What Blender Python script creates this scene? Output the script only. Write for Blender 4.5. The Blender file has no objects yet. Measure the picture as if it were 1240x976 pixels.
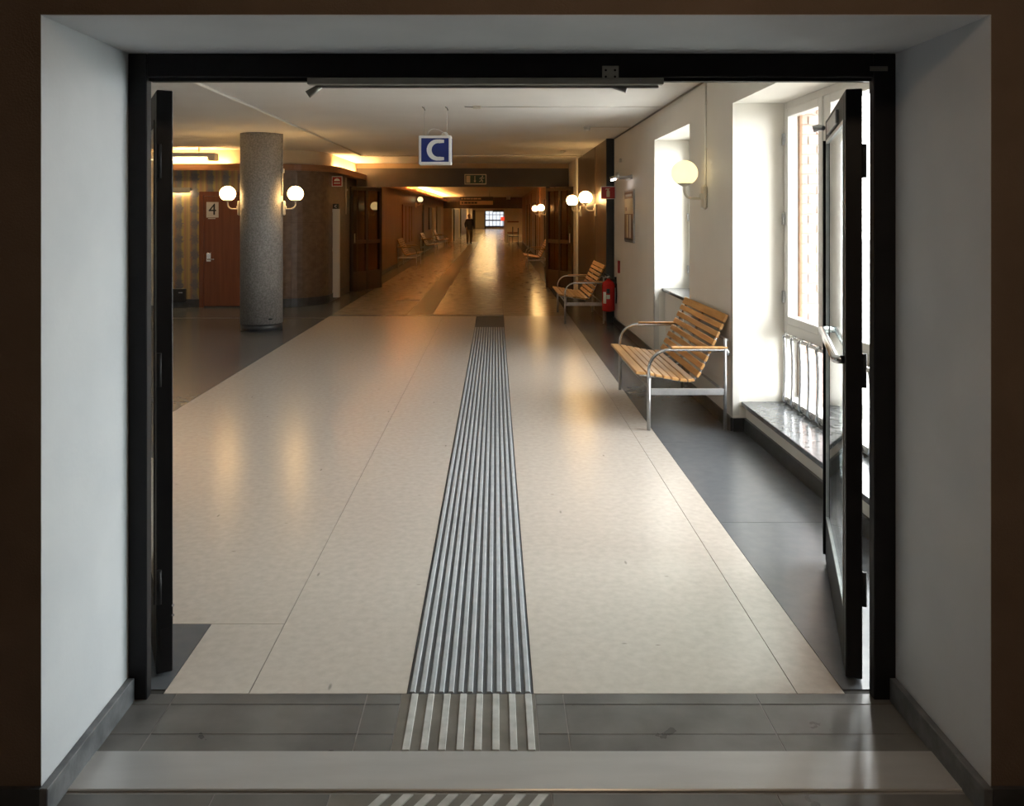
import bpy, bmesh, math, random
from mathutils import Vector, Matrix
random.seed(7)
S = bpy.context.scene
COL = S.collection
R = math.radians

# ------------------------------------------------------------------ camera, sky, exposure
F_PX, VPX, VPY, EYE = 1000.0, 600.0, 260.0, 1.65
cd = bpy.data.cameras.new('camera')
cam = bpy.data.objects.new('camera', cd)
COL.objects.link(cam)
cam.location = (0, 0, EYE)
cam.rotation_euler = (R(90), 0, 0)
cd.sensor_width = 36.0
cd.lens = F_PX / 1240 * 36
cd.shift_x = (620 - VPX) / 1240
cd.shift_y = -(488 - VPY) / 1240
cd.clip_start, cd.clip_end = 0.05, 400
S.camera = cam

w = bpy.data.worlds.new('overcast_sky')
S.world = w
w.use_nodes = True
bg = w.node_tree.nodes['Background']
bg.inputs[0].default_value = (1.0, 0.975, 0.985, 1)
bg.inputs[1].default_value = 10.0

S.view_settings.view_transform = 'Standard'
S.view_settings.look = 'None'
S.view_settings.exposure = 1.08
S.view_settings.gamma = 1.0
S.view_settings.use_curve_mapping = False
S.cycles.max_bounces = 10
S.cycles.diffuse_bounces = 6
S.cycles.glossy_bounces = 4
S.cycles.transparent_max_bounces = 12
S.cycles.sample_clamp_indirect = 6.0
S.cycles.caustics_reflective = False
S.cycles.caustics_refractive = False

def portal(name, x, y0, y1, z0, z1):
    """daylight portal in a window opening of the right-hand wall (guides sky sampling, adds no light)"""
    l = bpy.data.lights.new(name, 'AREA')
    l.shape = 'RECTANGLE'
    l.size, l.size_y = (z1 - z0), (y1 - y0)
    l.cycles.is_portal = True
    o = bpy.data.objects.new(name, l)
    COL.objects.link(o)
    o.location = (x, (y0 + y1) / 2, (z0 + z1) / 2)
    o.rotation_euler = (0, R(90), 0)
    return o
portal('window_portal', 2.64, 3.10, 6.30, 0.20, 2.5)
portal('window_portal', 2.64, 7.70, 9.40, 0.78, 2.5)

# ------------------------------------------------------------------ materials
MATS = {}
def nodes_of(name):
    m = bpy.data.materials.new(name)
    m.use_nodes = True
    nt = m.node_tree
    return m, nt, nt.nodes['Principled BSDF']

def surf(name, c1, c2=None, rough=0.5, metal=0.0, scale=6.0, detail=6.0, stretch=(1, 1, 1), bump=0.0,
         bscale=None, bstretch=None, spec=0.5, rough2=None, coat=0.0, pos=(0.35, 0.65), bdist=0.01):
    """two-tone noise surface in object space with optional fine relief"""
    if name in MATS:
        return MATS[name]
    m, nt, p = nodes_of(name)
    N, L = nt.nodes, nt.links
    c2 = c2 or c1
    tc = N.new('ShaderNodeNewGeometry')
    mp = N.new('ShaderNodeMapping')
    mp.inputs['Scale'].default_value = stretch
    L.new(tc.outputs['Position'], mp.inputs['Vector'])
    nz = N.new('ShaderNodeTexNoise')
    nz.inputs['Scale'].default_value = scale
    nz.inputs['Detail'].default_value = detail
    L.new(mp.outputs[0], nz.inputs['Vector'])
    cr = N.new('ShaderNodeValToRGB')
    cr.color_ramp.elements[0].position, cr.color_ramp.elements[1].position = pos
    cr.color_ramp.elements[0].color = (*c1, 1)
    cr.color_ramp.elements[1].color = (*c2, 1)
    L.new(nz.outputs['Fac'], cr.inputs[0])
    L.new(cr.outputs[0], p.inputs['Base Color'])
    p.inputs['Roughness'].default_value = rough
    p.inputs['Metallic'].default_value = metal
    p.inputs['Specular IOR Level'].default_value = spec
    p.inputs['Coat Weight'].default_value = coat
    if rough2 is not None:
        mr = N.new('ShaderNodeMapRange')
        mr.inputs['From Min'].default_value, mr.inputs['From Max'].default_value = 0.3, 0.7
        mr.inputs['To Min'].default_value, mr.inputs['To Max'].default_value = rough, rough2
        L.new(nz.outputs['Fac'], mr.inputs[0])
        L.new(mr.outputs[0], p.inputs['Roughness'])
    if bump > 0:
        n2 = N.new('ShaderNodeTexNoise')
        n2.inputs['Scale'].default_value = bscale or scale * 3
        n2.inputs['Detail'].default_value = 1.0
        mp2 = N.new('ShaderNodeMapping')
        mp2.inputs['Scale'].default_value = bstretch or (1, 1, 1)
        L.new(tc.outputs['Position'], mp2.inputs['Vector'])
        L.new(mp2.outputs[0], n2.inputs['Vector'])
        b = N.new('ShaderNodeBump')
        b.inputs['Strength'].default_value = bump
        b.inputs['Distance'].default_value = bdist
        L.new(n2.outputs['Fac'], b.inputs['Height'])
        L.new(b.outputs[0], p.inputs['Normal'])
    MATS[name] = m
    return m

def emit(name, color, strength):
    if name in MATS:
        return MATS[name]
    m, nt, p = nodes_of(name)
    p.inputs['Base Color'].default_value = (*[min(1, c) for c in color], 1)
    p.inputs['Emission Color'].default_value = (*color, 1)
    p.inputs['Emission Strength'].default_value = strength
    MATS[name] = m
    return m

def glass(name, tint=(0.95, 0.98, 0.97)):
    if name in MATS:
        return MATS[name]
    m = bpy.data.materials.new(name)
    m.use_nodes = True
    nt = m.node_tree
    N, L = nt.nodes, nt.links
    N.remove(N['Principled BSDF'])
    t = N.new('ShaderNodeBsdfTransparent'); t.inputs[0].default_value = (*tint, 1)
    g = N.new('ShaderNodeBsdfGlossy'); g.inputs['Roughness'].default_value = 0.02
    lw = N.new('ShaderNodeLayerWeight'); lw.inputs[0].default_value = 0.5
    pw = N.new('ShaderNodeMath'); pw.operation = 'POWER'; pw.inputs[1].default_value = 5.0
    L.new(lw.outputs['Facing'], pw.inputs[0])
    f = N.new('ShaderNodeMath'); f.operation = 'MULTIPLY_ADD'; f.inputs[1].default_value = 0.96; f.inputs[2].default_value = 0.04
    L.new(pw.outputs[0], f.inputs[0])
    mx = N.new('ShaderNodeMixShader')
    L.new(f.outputs[0], mx.inputs[0]); L.new(t.outputs[0], mx.inputs[1]); L.new(g.outputs[0], mx.inputs[2])
    L.new(mx.outputs[0], N['Material Output'].inputs[0])
    MATS[name] = m
    return m

M_BROWNWALL = surf('brown_wall_paint', (0.125, 0.090, 0.066), (0.150, 0.108, 0.080), 0.75, scale=4, bump=0.15, bscale=160)
M_REVEAL = surf('white_plaster', (0.53, 0.55, 0.585), (0.585, 0.60, 0.63), 0.7, scale=3, bump=0.10, bscale=60, bdist=0.004)
M_CREAM = surf('cream_wall_paint', (0.79, 0.755, 0.69), (0.82, 0.785, 0.72), 0.55, scale=2, bump=0.06, bscale=90, bdist=0.004)
M_CEIL = surf('ceiling_paint', (0.76, 0.74, 0.715), (0.80, 0.78, 0.755), 0.8, scale=1.3, bump=0.05, bscale=50)
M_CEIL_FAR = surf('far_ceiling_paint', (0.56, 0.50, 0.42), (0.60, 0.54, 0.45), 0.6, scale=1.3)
M_BLACK = surf('black_lacquered_steel', (0.006, 0.006, 0.008), (0.009, 0.009, 0.010), 0.5, scale=8, spec=0.25)
M_SLATE = surf('grey_slate', (0.10, 0.097, 0.095), (0.165, 0.16, 0.155), 0.26, scale=5, detail=9, bump=0.05, bscale=26, rough2=0.42, bdist=0.006)
M_SKIRT = surf('grey_stone_skirting', (0.075, 0.080, 0.088), (0.15, 0.155, 0.165), 0.4, scale=14, detail=8, bump=0.1)
M_DARKSKIRT = surf('dark_stone_skirting', (0.030, 0.032, 0.036), (0.055, 0.057, 0.062), 0.35, scale=12)
M_STEEL = surf('brushed_steel_plate', (0.44, 0.44, 0.445), (0.48, 0.48, 0.485), 0.34, metal=0.3, scale=3, stretch=(1, 6, 1), bump=0.03, bscale=30)
M_CHROME = surf('chrome', (0.62, 0.63, 0.65), (0.7, 0.7, 0.72), 0.16, metal=1.0)
M_SATIN = surf('satin_aluminium', (0.42, 0.42, 0.43), (0.50, 0.50, 0.51), 0.38, metal=0.8, scale=20)
M_OLIVE = surf('grey_olive_metal', (0.34, 0.32, 0.27), (0.38, 0.36, 0.31), 0.45, metal=0.3, scale=20)
M_DARKPL = surf('nameplate_metal', (0.14, 0.13, 0.11), (0.18, 0.17, 0.15), 0.4, metal=0.3)
M_LINO = surf('beige_linoleum', (0.495, 0.445, 0.395), (0.605, 0.550, 0.497), 0.24, scale=26, detail=4, pos=(0.2, 0.8), bump=0.16, bscale=3.2,
              bstretch=(0.35, 2.4, 1), spec=0.5, bdist=0.0035)
M_LINOFAR = surf('warm_lit_beige_linoleum', (0.46, 0.40, 0.32), (0.52, 0.46, 0.37), 0.13, scale=6, detail=8, bump=0.55, bscale=3.6,
                 bstretch=(0.30, 2.2, 1), rough2=0.22, spec=0.55, bdist=0.0035)  # same linoleum, the warm light farther on put into a browner colour
M_DARKLINO = surf('dark_grey_linoleum', (0.112, 0.122, 0.138), (0.124, 0.134, 0.150), 0.24, scale=16, detail=9, bump=0.12, bscale=3.5,
                  bstretch=(0.35, 2.4, 1), bdist=0.003)
M_JOINT = surf('floor_joint', (0.05, 0.048, 0.045), None, 0.9)
M_RUBBER = surf('grey_rubber_groove', (0.060, 0.068, 0.080), (0.085, 0.092, 0.105), 0.55, scale=20)
M_RIDGE = surf('grey_rubber_ridge', (0.36, 0.385, 0.415), (0.44, 0.46, 0.49), 0.45, scale=16)
M_TACTTILE = surf('taupe_tactile_tile', (0.13, 0.12, 0.105), (0.19, 0.175, 0.155), 0.5, scale=9)
M_TACTBAR = surf('worn_white_tactile_bar', (0.42, 0.42, 0.41), (0.58, 0.58, 0.57), 0.5, scale=18)
M_TERRAZZO = surf('grey_column_render', (0.22, 0.21, 0.20), (0.38, 0.365, 0.35), 0.55, scale=45, detail=4, bump=0.3, bscale=60)
M_BROWNPANEL = surf('brown_stone_panel', (0.105, 0.066, 0.042), (0.165, 0.108, 0.070), 0.42, scale=8, detail=8, stretch=(1, 1, 1.6))
M_VENEER = surf('brown_wood_veneer', (0.18, 0.085, 0.032), (0.27, 0.135, 0.056), 0.38, scale=3, detail=5, stretch=(3, 3, 0.25))
M_DARKVEN = surf('dark_brown_panel', (0.050, 0.028, 0.016), (0.072, 0.040, 0.023), 0.38, scale=3, stretch=(3, 3, 0.2))
M_DOORWOOD = surf('red_brown_door_veneer', (0.15, 0.045, 0.017), (0.21, 0.068, 0.027), 0.36, scale=3, detail=5, stretch=(6, 6, 0.3))
M_CORNICE = surf('varnished_oak_cornice', (0.20, 0.085, 0.030), (0.28, 0.125, 0.048), 0.4, scale=4, stretch=(0.6, 0.6, 6))
M_BEAM = surf('dark_beam_paint', (0.050, 0.038, 0.030), (0.058, 0.044, 0.034), 0.5, scale=4)
M_DARKFRAME = surf('dark_brown_door_frame', (0.022, 0.014, 0.010), (0.030, 0.019, 0.013), 0.4)
M_SLAT = surf('varnished_beech_slat', (0.50, 0.255, 0.085), (0.64, 0.36, 0.14), 0.33, scale=5, detail=6, stretch=(6, 0.7, 6))
M_WINFRAME = surf('white_window_lacquer', (0.66, 0.64, 0.60), (0.70, 0.68, 0.64), 0.4)
M_SILL = surf('polished_grey_stone_sill', (0.10, 0.107, 0.115), (0.14, 0.148, 0.156), 0.2, scale=20, detail=8)
M_WHITEPL = surf('white_plastic', (0.68, 0.66, 0.62), None, 0.4)
M_IVORY = surf('ivory_lamp_metal', (0.62, 0.57, 0.48), None, 0.35)
M_BLACKPL = surf('black_plastic', (0.012, 0.012, 0.013), None, 0.4)
M_BLUE = surf('blue_sign_face', (0.003, 0.016, 0.16), None, 0.35)
M_SIGNW = surf('white_sign_face', (0.84, 0.84, 0.84), None, 0.4)
M_LETTER = surf('light_grey_letter', (0.74, 0.75, 0.76), None, 0.4)
M_RED = surf('red_sign_enamel', (0.36, 0.012, 0.014), None, 0.35)
M_EXTRED = surf('red_extinguisher_paint', (0.50, 0.012, 0.010), None, 0.25)
M_CREAMPR = surf('cream_print', (0.62, 0.52, 0.34), None, 0.5)
M_PAPER = surf('white_paper', (0.66, 0.62, 0.55), None, 0.6)
M_GREEN = surf('dark_green_sign', (0.004, 0.035, 0.016), None, 0.4)
M_BRICK = surf('red_brick', (0.50, 0.33, 0.28), (0.62, 0.45, 0.40), 0.85, scale=6, bump=0.4, bscale=50)
M_MORTAR = surf('pale_mortar', (0.52, 0.47, 0.42), None, 0.9)
M_BROWNTRIM = surf('brown_timber_casing', (0.28, 0.15, 0.08), (0.34, 0.19, 0.11), 0.6, scale=4, stretch=(6, 6, 0.4))
M_PAVE = surf('pale_paving', (0.36, 0.36, 0.35), (0.44, 0.44, 0.42), 0.9, scale=3)
M_GLASS = glass('clear_window_glass')
M_DOORGLASS = glass('door_glass', (0.86, 0.93, 0.93))
M_DIMGLASS = glass('smoked_door_glass', (0.55, 0.50, 0.44))
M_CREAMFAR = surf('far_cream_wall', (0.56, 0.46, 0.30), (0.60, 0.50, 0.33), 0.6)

M_GLOBE = emit('opal_globe_lit', (1.0, 0.60, 0.22), 13.0)
M_GLOBE_SOFT = emit('opal_globe_soft', (1.0, 0.82, 0.42), 0.65)
M_TUBE = emit('warm_fluorescent_tube', (1.0, 0.56, 0.20), 85.0)
M_TUBE_FAR = emit('amber_fluorescent_tube', (1.0, 0.48, 0.13), 620.0)
M_TUBE_COOL = emit('cool_fluorescent_tube', (1.0, 0.86, 0.80), 6.0)
M_ENTRANCE_FILL = emit('entrance_fill_glow', (1.0, 0.72, 0.46), 42.0)  # glow of the lamp added behind the camera

def add_scuffs(m):
    # sparse heel marks and specks on the linoleum
    nt = m.node_tree; N, L = nt.nodes, nt.links
    p = N['Principled BSDF']
    src = p.inputs['Base Color'].links[0].from_socket
    g = N.new('ShaderNodeNewGeometry')
    prev = src
    for sc, st, th, col in ((1.5, (1.0, 0.30, 0.0), 0.008, (0.12, 0.11, 0.10, 1)), (2.1, (0.4, 1.0, 0.0), 0.008, (0.16, 0.14, 0.12, 1))):
        mp = N.new('ShaderNodeMapping'); mp.inputs['Scale'].default_value = st; mp.inputs['Rotation'].default_value = (0, 0, sc)
        L.new(g.outputs['Position'], mp.inputs['Vector'])
        vo = N.new('ShaderNodeTexVoronoi'); vo.voronoi_dimensions = '2D'; vo.inputs['Scale'].default_value = sc
        L.new(mp.outputs[0], vo.inputs['Vector'])
        mr = N.new('ShaderNodeMapRange')
        mr.inputs['From Min'].default_value = th * 0.5; mr.inputs['From Max'].default_value = th * 1.4
        mr.inputs['To Min'].default_value = 0.55; mr.inputs['To Max'].default_value = 0.0
        L.new(vo.outputs['Distance'], mr.inputs[0])
        mx = N.new('ShaderNodeMix'); mx.data_type = 'RGBA'
        L.new(mr.outputs[0], mx.inputs['Factor']); L.new(prev, mx.inputs['A']); mx.inputs['B'].default_value = col
        prev = mx.outputs['Result']
    L.new(prev, p.inputs['Base Color'])
add_scuffs(M_LINO)

def wallpaper_mat():
    m, nt, p = nodes_of('floral_stripe_wallpaper')
    N, L = nt.nodes, nt.links
    g = N.new('ShaderNodeNewGeometry')
    sp = N.new('ShaderNodeSeparateXYZ'); L.new(g.outputs['Position'], sp.inputs[0])
    def mth(op, a, b=None):
        n = N.new('ShaderNodeMath'); n.operation = op
        for i, v in enumerate((a, b)):
            if v is None: continue
            if isinstance(v, (int, float)): n.inputs[i].default_value = v
            else: L.new(v, n.inputs[i])
        return n.outputs[0]
    u = mth('SUBTRACT', mth('FRACT', mth('DIVIDE', mth('ADD', sp.outputs[0], 20.05), 0.28)), 0.5)
    v = mth('SUBTRACT', mth('FRACT', mth('DIVIDE', sp.outputs[2], 0.27)), 0.5)
    nz = N.new('ShaderNodeTexNoise'); nz.inputs['Scale'].default_value = 26; nz.inputs['Detail'].default_value = 4
    L.new(g.outputs['Position'], nz.inputs['Vector'])
    du = mth('MULTIPLY', u, 3.6); dv = mth('MULTIPLY', v, 2.7)
    d = mth('SQRT', mth('ADD', mth('MULTIPLY', du, du), mth('MULTIPLY', dv, dv)))
    d = mth('ADD', d, mth('MULTIPLY', mth('SUBTRACT', nz.outputs['Fac'], 0.5), 2.2))
    st = N.new('ShaderNodeValToRGB'); r = st.color_ramp
    r.elements[0].position = 0.0; r.elements[0].color = (0.30, 0.22, 0.12, 1)
    r.elements[1].position = 1.0; r.elements[1].color = (0.36, 0.27, 0.11, 1)
    for ps, c in ((0.12, (0.46, 0.34, 0.13, 1)), (0.26, (0.30, 0.17, 0.12, 1)), (0.40, (0.22, 0.20, 0.16, 1)),
                  (0.60, (0.20, 0.19, 0.16, 1)), (0.72, (0.42, 0.33, 0.10, 1)), (0.88, (0.33, 0.19, 0.13, 1))):
        e = r.elements.new(ps); e.color = c
    L.new(mth('ADD', u, 0.5), st.inputs[0])
    mr = N.new('ShaderNodeMapRange'); mr.inputs['From Min'].default_value = 0.55; mr.inputs['From Max'].default_value = 1.15
    mr.inputs['To Min'].default_value = 1.0; mr.inputs['To Max'].default_value = 0.0
    L.new(d, mr.inputs[0])
    mx = N.new('ShaderNodeMix'); mx.data_type = 'RGBA'
    L.new(mr.outputs[0], mx.inputs['Factor']); L.new(st.outputs[0], mx.inputs['A'])
    mx.inputs['B'].default_value = (0.15, 0.145, 0.165, 1)
    L.new(mx.outputs['Result'], p.inputs['Base Color'])
    p.inputs['Roughness'].default_value = 0.7
    return m
M_WALLPAPER = wallpaper_mat()

# ------------------------------------------------------------------ mesh helpers
def BM(): return bmesh.new()

def box(bm, x0, x1, y0, y1, z0, z1, bev=0.0, mat=None):
    M = Matrix.Translation(((x0 + x1) / 2, (y0 + y1) / 2, (z0 + z1) / 2)) @ Matrix.Diagonal((abs(x1 - x0), abs(y1 - y0), abs(z1 - z0), 1))
    if mat is not None: M = mat @ M
    r = bmesh.ops.create_cube(bm, size=1.0, matrix=M)
    if bev > 0:
        es = list({e for v in r['verts'] for e in v.link_edges})
        bmesh.ops.bevel(bm, geom=es, offset=bev, segments=1, affect='EDGES')
    return bm

def bx(*a, bev=0.0): return box(BM(), *a, bev=bev)

def tube(bm, pts, r, seg=10, caps=True, squash=None):
    pts = [Vector(p) for p in pts]
    n = len(pts); rings = []
    t0 = (pts[1] - pts[0]).normalized()
    up = Vector((0, 0, 1)) if abs(t0.z) < 0.9 else Vector((1, 0, 0))
    nrm = t0.cross(up).normalized()
    for i in range(n):
        t = (pts[min(i + 1, n - 1)] - pts[max(i - 1, 0)]).normalized()
        nrm = (nrm - t * nrm.dot(t)).normalized()
        b = t.cross(nrm)
        rr = r[i] if isinstance(r, (list, tuple)) else r
        ring = []
        for k in range(seg):
            a = 2 * math.pi * k / seg
            ring.append(bm.verts.new(pts[i] + (nrm * math.cos(a) + b * math.sin(a) * (squash or 1)) * rr))
        rings.append(ring)
    for i in range(n - 1):
        for k in range(seg):
            f = bm.faces.new((rings[i][k], rings[i][(k + 1) % seg], rings[i + 1][(k + 1) % seg], rings[i + 1][k]))
            f.smooth = True
    if caps:
        bm.faces.new(rings[0][::-1]); bm.faces.new(rings[-1])
    return bm

def lathe(bm, prof, seg=24, c=(0, 0, 0), M=None):
    c = Vector(c); rings = []
    for r, z in prof:
        if r < 1e-5:
            rings.append([bm.verts.new(c + Vector((0, 0, z)))])
        else:
            rings.append([bm.verts.new(c + Vector((r * math.cos(2 * math.pi * k / seg), r * math.sin(2 * math.pi * k / seg), z))) for k in range(seg)])
    vs = [v for g in rings for v in g]
    for a, b in zip(rings, rings[1:]):
        for k in range(seg):
            k2 = (k + 1) % seg
            if len(a) == 1 and len(b) == 1: continue
            if len(a) == 1: f = bm.faces.new((a[0], b[k2], b[k]))
            elif len(b) == 1: f = bm.faces.new((a[k], a[k2], b[0]))
            else: f = bm.faces.new((a[k], a[k2], b[k2], b[k]))
            f.smooth = True
    if len(rings[0]) > 1: bm.faces.new(rings[0][::-1])
    if len(rings[-1]) > 1: bm.faces.new(rings[-1])
    if M is not None: bmesh.ops.transform(bm, matrix=M, verts=vs)
    return bm

def ribbon(bm, path, z0, z1, th):
    """upright slab along a plan path; th = thickness towards the left of travel (negative = right)"""
    n = len(path); P = [Vector((p[0], p[1], 0)) for p in path]; off = []
    for i in range(n):
        t = (P[min(i + 1, n - 1)] - P[max(i - 1, 0)]).normalized()
        off.append(P[i] + Vector((-t.y, t.x, 0)) * th)
    rows = []
    for i in range(n):
        rows.append([bm.verts.new((P[i].x, P[i].y, z0)), bm.verts.new((P[i].x, P[i].y, z1)),
                     bm.verts.new((off[i].x, off[i].y, z1)), bm.verts.new((off[i].x, off[i].y, z0))])
    for a, b in zip(rows, rows[1:]):
        for k in range(4):
            k2 = (k + 1) % 4
            bm.faces.new((a[k], a[k2], b[k2], b[k]))
    bm.faces.new(rows[0][::-1]); bm.faces.new(rows[-1])
    bmesh.ops.recalc_face_normals(bm, faces=bm.faces)
    return bm

def prism(bm, poly, M, depth):
    """extrude a 2D polygon (local xy) by depth along local -z, placed by matrix M"""
    a = [bm.verts.new(M @ Vector((x, y, 0))) for x, y in poly]
    b = [bm.verts.new(M @ Vector((x, y, -depth))) for x, y in poly]
    bm.faces.new(a); bm.faces.new(b[::-1])
    n = len(poly)
    for k in range(n):
        bm.faces.new((a[k], b[k], b[(k + 1) % n], a[(k + 1) % n]))
    bmesh.ops.recalc_face_normals(bm, faces=bm.faces)
    return bm

def add(name, bm, mat, parent=None, pre=False):
    """link bm (world coords, or the parent's local coords with pre=True) as one mesh; origin at the base of its bounds"""
    if parent is not None and not pre:
        bm.transform(mat_of(parent).inverted())
    xs = [v.co for v in bm.verts]
    c = Vector(((min(v.x for v in xs) + max(v.x for v in xs)) / 2, (min(v.y for v in xs) + max(v.y for v in xs)) / 2, min(v.z for v in xs)))
    bm.transform(Matrix.Translation(-c))
    me = bpy.data.meshes.new(name)
    bm.to_mesh(me); bm.free()
    for m_ in (mat if isinstance(mat, (list, tuple)) else [mat]): me.materials.append(m_)
    o = bpy.data.objects.new(name, me)
    COL.objects.link(o)
    o.location = c
    if parent is not None: o.parent = parent
    return o

def mat_of(o):
    m = Matrix.LocRotScale(o.location, o.rotation_euler, o.scale)
    return mat_of(o.parent) @ m if o.parent else m

def tag(o, label=None, cat=None, group=None, kind=None):
    if label: o['label'] = label
    if cat: o['category'] = cat
    if group: o['group'] = group
    if kind: o['kind'] = kind
    return o

def root(name, loc, rz=0.0, **k):
    o = bpy.data.objects.new(name, None)
    COL.objects.link(o)
    o.empty_display_size = 0.1
    o.location = loc; o.rotation_euler = (0, 0, rz)
    return tag(o, **k)

def copy_tree(o, parent=None):
    c = o.copy(); COL.objects.link(c); c.parent = parent
    for ch in list(o.children): copy_tree(ch, c)
    return c

def struct(name, bm, mat, label, cat, parent=None):
    return tag(add(name, bm, mat, parent), label, cat, None, 'structure')

# ------------------------------------------------------------------ dimensions
WX = 1.81          # right wall face
CZ = 2.81          # corridor ceiling
FY0, FY1 = 2.27, 2.87   # entrance wall
OX0, OX1, OZ = -1.25, 1.362, 2.20   # opening
LX = -3.15         # corridor left wall
BY = 14.7          # back wall of the side hall
N1, N2 = (3.10, 6.30), (7.70, 9.40)

# ------------------------------------------------------------------ floor
fl = struct('floor', bx(-8.2, 3.2, -4.2, 100, -0.12, -0.004), M_JOINT, 'beige linoleum corridor floor with dark grey borders', 'floor')
def sheet(name, x0, x1, y0, y1, m, z=0.0, g=0.0015):
    return add(name, bx(x0 + g, x1 - g, y0 + g, y1 - g, -0.006, z), m, fl)
# corridor linoleum
sheet('linoleum_sheet', -2.70, -0.85, 3.33, 13.45, M_LINO)
sheet('linoleum_sheet', -1.145, -0.85, 2.845, 3.33, M_LINO)
sheet('linoleum_sheet', -0.85, -0.305, 2.845, 13.45, M_LINO)
sheet('linoleum_sheet', 0.13, 1.04, 2.845, 13.45, M_LINO)
sheet('linoleum_sheet', 1.04, 1.205, 2.845, 13.45, M_LINO)
sheet('linoleum_sheet', 0.13, 1.205, 13.45, 50, M_LINOFAR)
sheet('linoleum_sheet', -1.04, 0.13, 13.60, 50, M_LINOFAR)
sheet('linoleum_sheet', -2.70, -1.46, 13.60, 50, M_LINOFAR)
sheet('cross_strip', -2.70, 0.13, 13.45, 13.60, M_DARKLINO)
sheet('cross_strip', -1.90, -1.46, 15.75, 16.05, M_DARKLINO, 0.0012)
# dark borders
y = 2.87
while y < 20:
    sheet('dark_border_slab', 1.205, 1.93, y, min(y + 1.56, 20), M_DARKLINO); y += 1.56
sheet('dark_border_slab', 1.205, 1.93, 20, 50, M_DARKLINO)
sheet('dark_border_slab', -2.2, -1.145, 2.87, 3.33, M_DARKLINO)
sheet('dark_border_slab', -8.0, -2.2, 2.87, 3.33, M_DARKLINO)
for x0, x1 in ((-8.0, -5.4), (-5.4, -2.70)):
    for y0, y1 in ((3.33, 8.2), (8.2, 13.17), (13.21, 16.2)):
        sheet('dark_border_slab', x0, x1, y0, y1, M_DARKLINO)
sheet('metal_joint_strip', -8.0, -2.70, 13.17, 13.21, surf('dull_brass_joint', (0.16, 0.12, 0.08), None, 0.4))
sheet('dark_border_slab', -3.3, -2.70, 16.2, 50, M_DARKLINO)
sheet('threshold_strip', -3.2, 1.8, 50.0, 50.25, surf('pale_threshold', (0.55, 0.48, 0.34), None, 0.4))
sheet('linoleum_sheet', -4.2, 1.8, 50.25, 98, M_LINOFAR)
# tactile guide strip: each ridge its own rubber bar
gs = tag(add('guide_strip', bx(-0.303, 0.128, 2.845, 13.45, -0.006, -0.0005), M_RUBBER, fl), 'ribbed grey rubber guide strip for the blind')
NR = 13
for i in range(NR):
    x = -0.303 + 0.431 * (i + 0.5) / NR
    b = BM()
    a = [(x - 0.0105, -0.001), (x - 0.0065, 0.0045), (x + 0.0065, 0.0045), (x + 0.0105, -0.001)]
    va = [b.verts.new((p, 2.85, q)) for p, q in a]; vb = [b.verts.new((p, 12.1, q)) for p, q in a]
    for k in range(3): b.faces.new((va[k], va[k + 1], vb[k + 1], vb[k]))
    b.faces.new(va[::-1]); b.faces.new(vb); b.faces.new((va[3], va[0], vb[0], vb[3]))
    bmesh.ops.recalc_face_normals(b, faces=b.faces)
    add('ridge', b, M_RIDGE, gs)
g2 = add('guide_strip', bx(-1.458, -1.042, 13.60, 50, -0.006, -0.0005), surf('brown_grey_rubber', (0.15, 0.135, 0.115), None, 0.35), fl)
for i in range(13):
    x = -1.458 + 0.416 * (i + 0.5) / 13
    add('ridge', bx(x - 0.008, x + 0.008, 13.62, 26, -0.002, 0.003), surf('brown_grey_rubber_ridge', (0.24, 0.22, 0.19), None, 0.4), g2)
# slate tiles of the doorway
add('grout_bed', bx(OX0, OX1, 2.05, 2.845, -0.008, -0.002), surf('light_grout', (0.30, 0.29, 0.28), None, 0.8), fl)
cols = [(-1.25, -1.097), (-1.097, -0.44), (-0.44, -0.322), (0.136, 0.232), (0.232, 0.893), (0.893, 1.362)]
rows = [(2.536, 2.623), (2.623, 2.782), (2.782, 2.845)]
for y0, y1 in rows:
    for x0, x1 in cols:
        sheet('slate_tile', x0, x1, y0, y1, M_SLATE, random.uniform(-0.0006, 0.0006), 0.002)
ncol = [(-4.0, -3.2), (-3.2, -2.4), (-2.4, -1.6), (-1.6, -0.80), (-0.80, 0.0), (0.0, 0.80), (0.80, 1.60), (1.60, 2.4), (2.4, 3.2), (3.2, 4.0)]
nrow = [(2.05, 2.352), (1.55, 2.05), (1.05, 1.55), (0.3, 1.05), (-1.2, 0.3), (-4, -1.2)]
for j, (y0, y1) in enumerate(nrow):
    for i, (x0, x1) in enumerate(ncol):
        if y1 > 2.3 and (x1 < OX0 - 0.4 or x0 > OX1 + 0.3): continue
        if j == 0 and x0 == -0.80: sheet('slate_tile', -0.80, -0.47, y0, y1, M_SLATE, 0, 0.002); continue
        if j == 0 and x0 == 0.0: sheet('slate_tile', 0.16, 0.80, y0, y1, M_SLATE, 0, 0.002); continue
        sheet('slate_tile', x0, x1, y0, y1, M_SLATE, random.uniform(-0.0006, 0.0006), 0.002)
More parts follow.
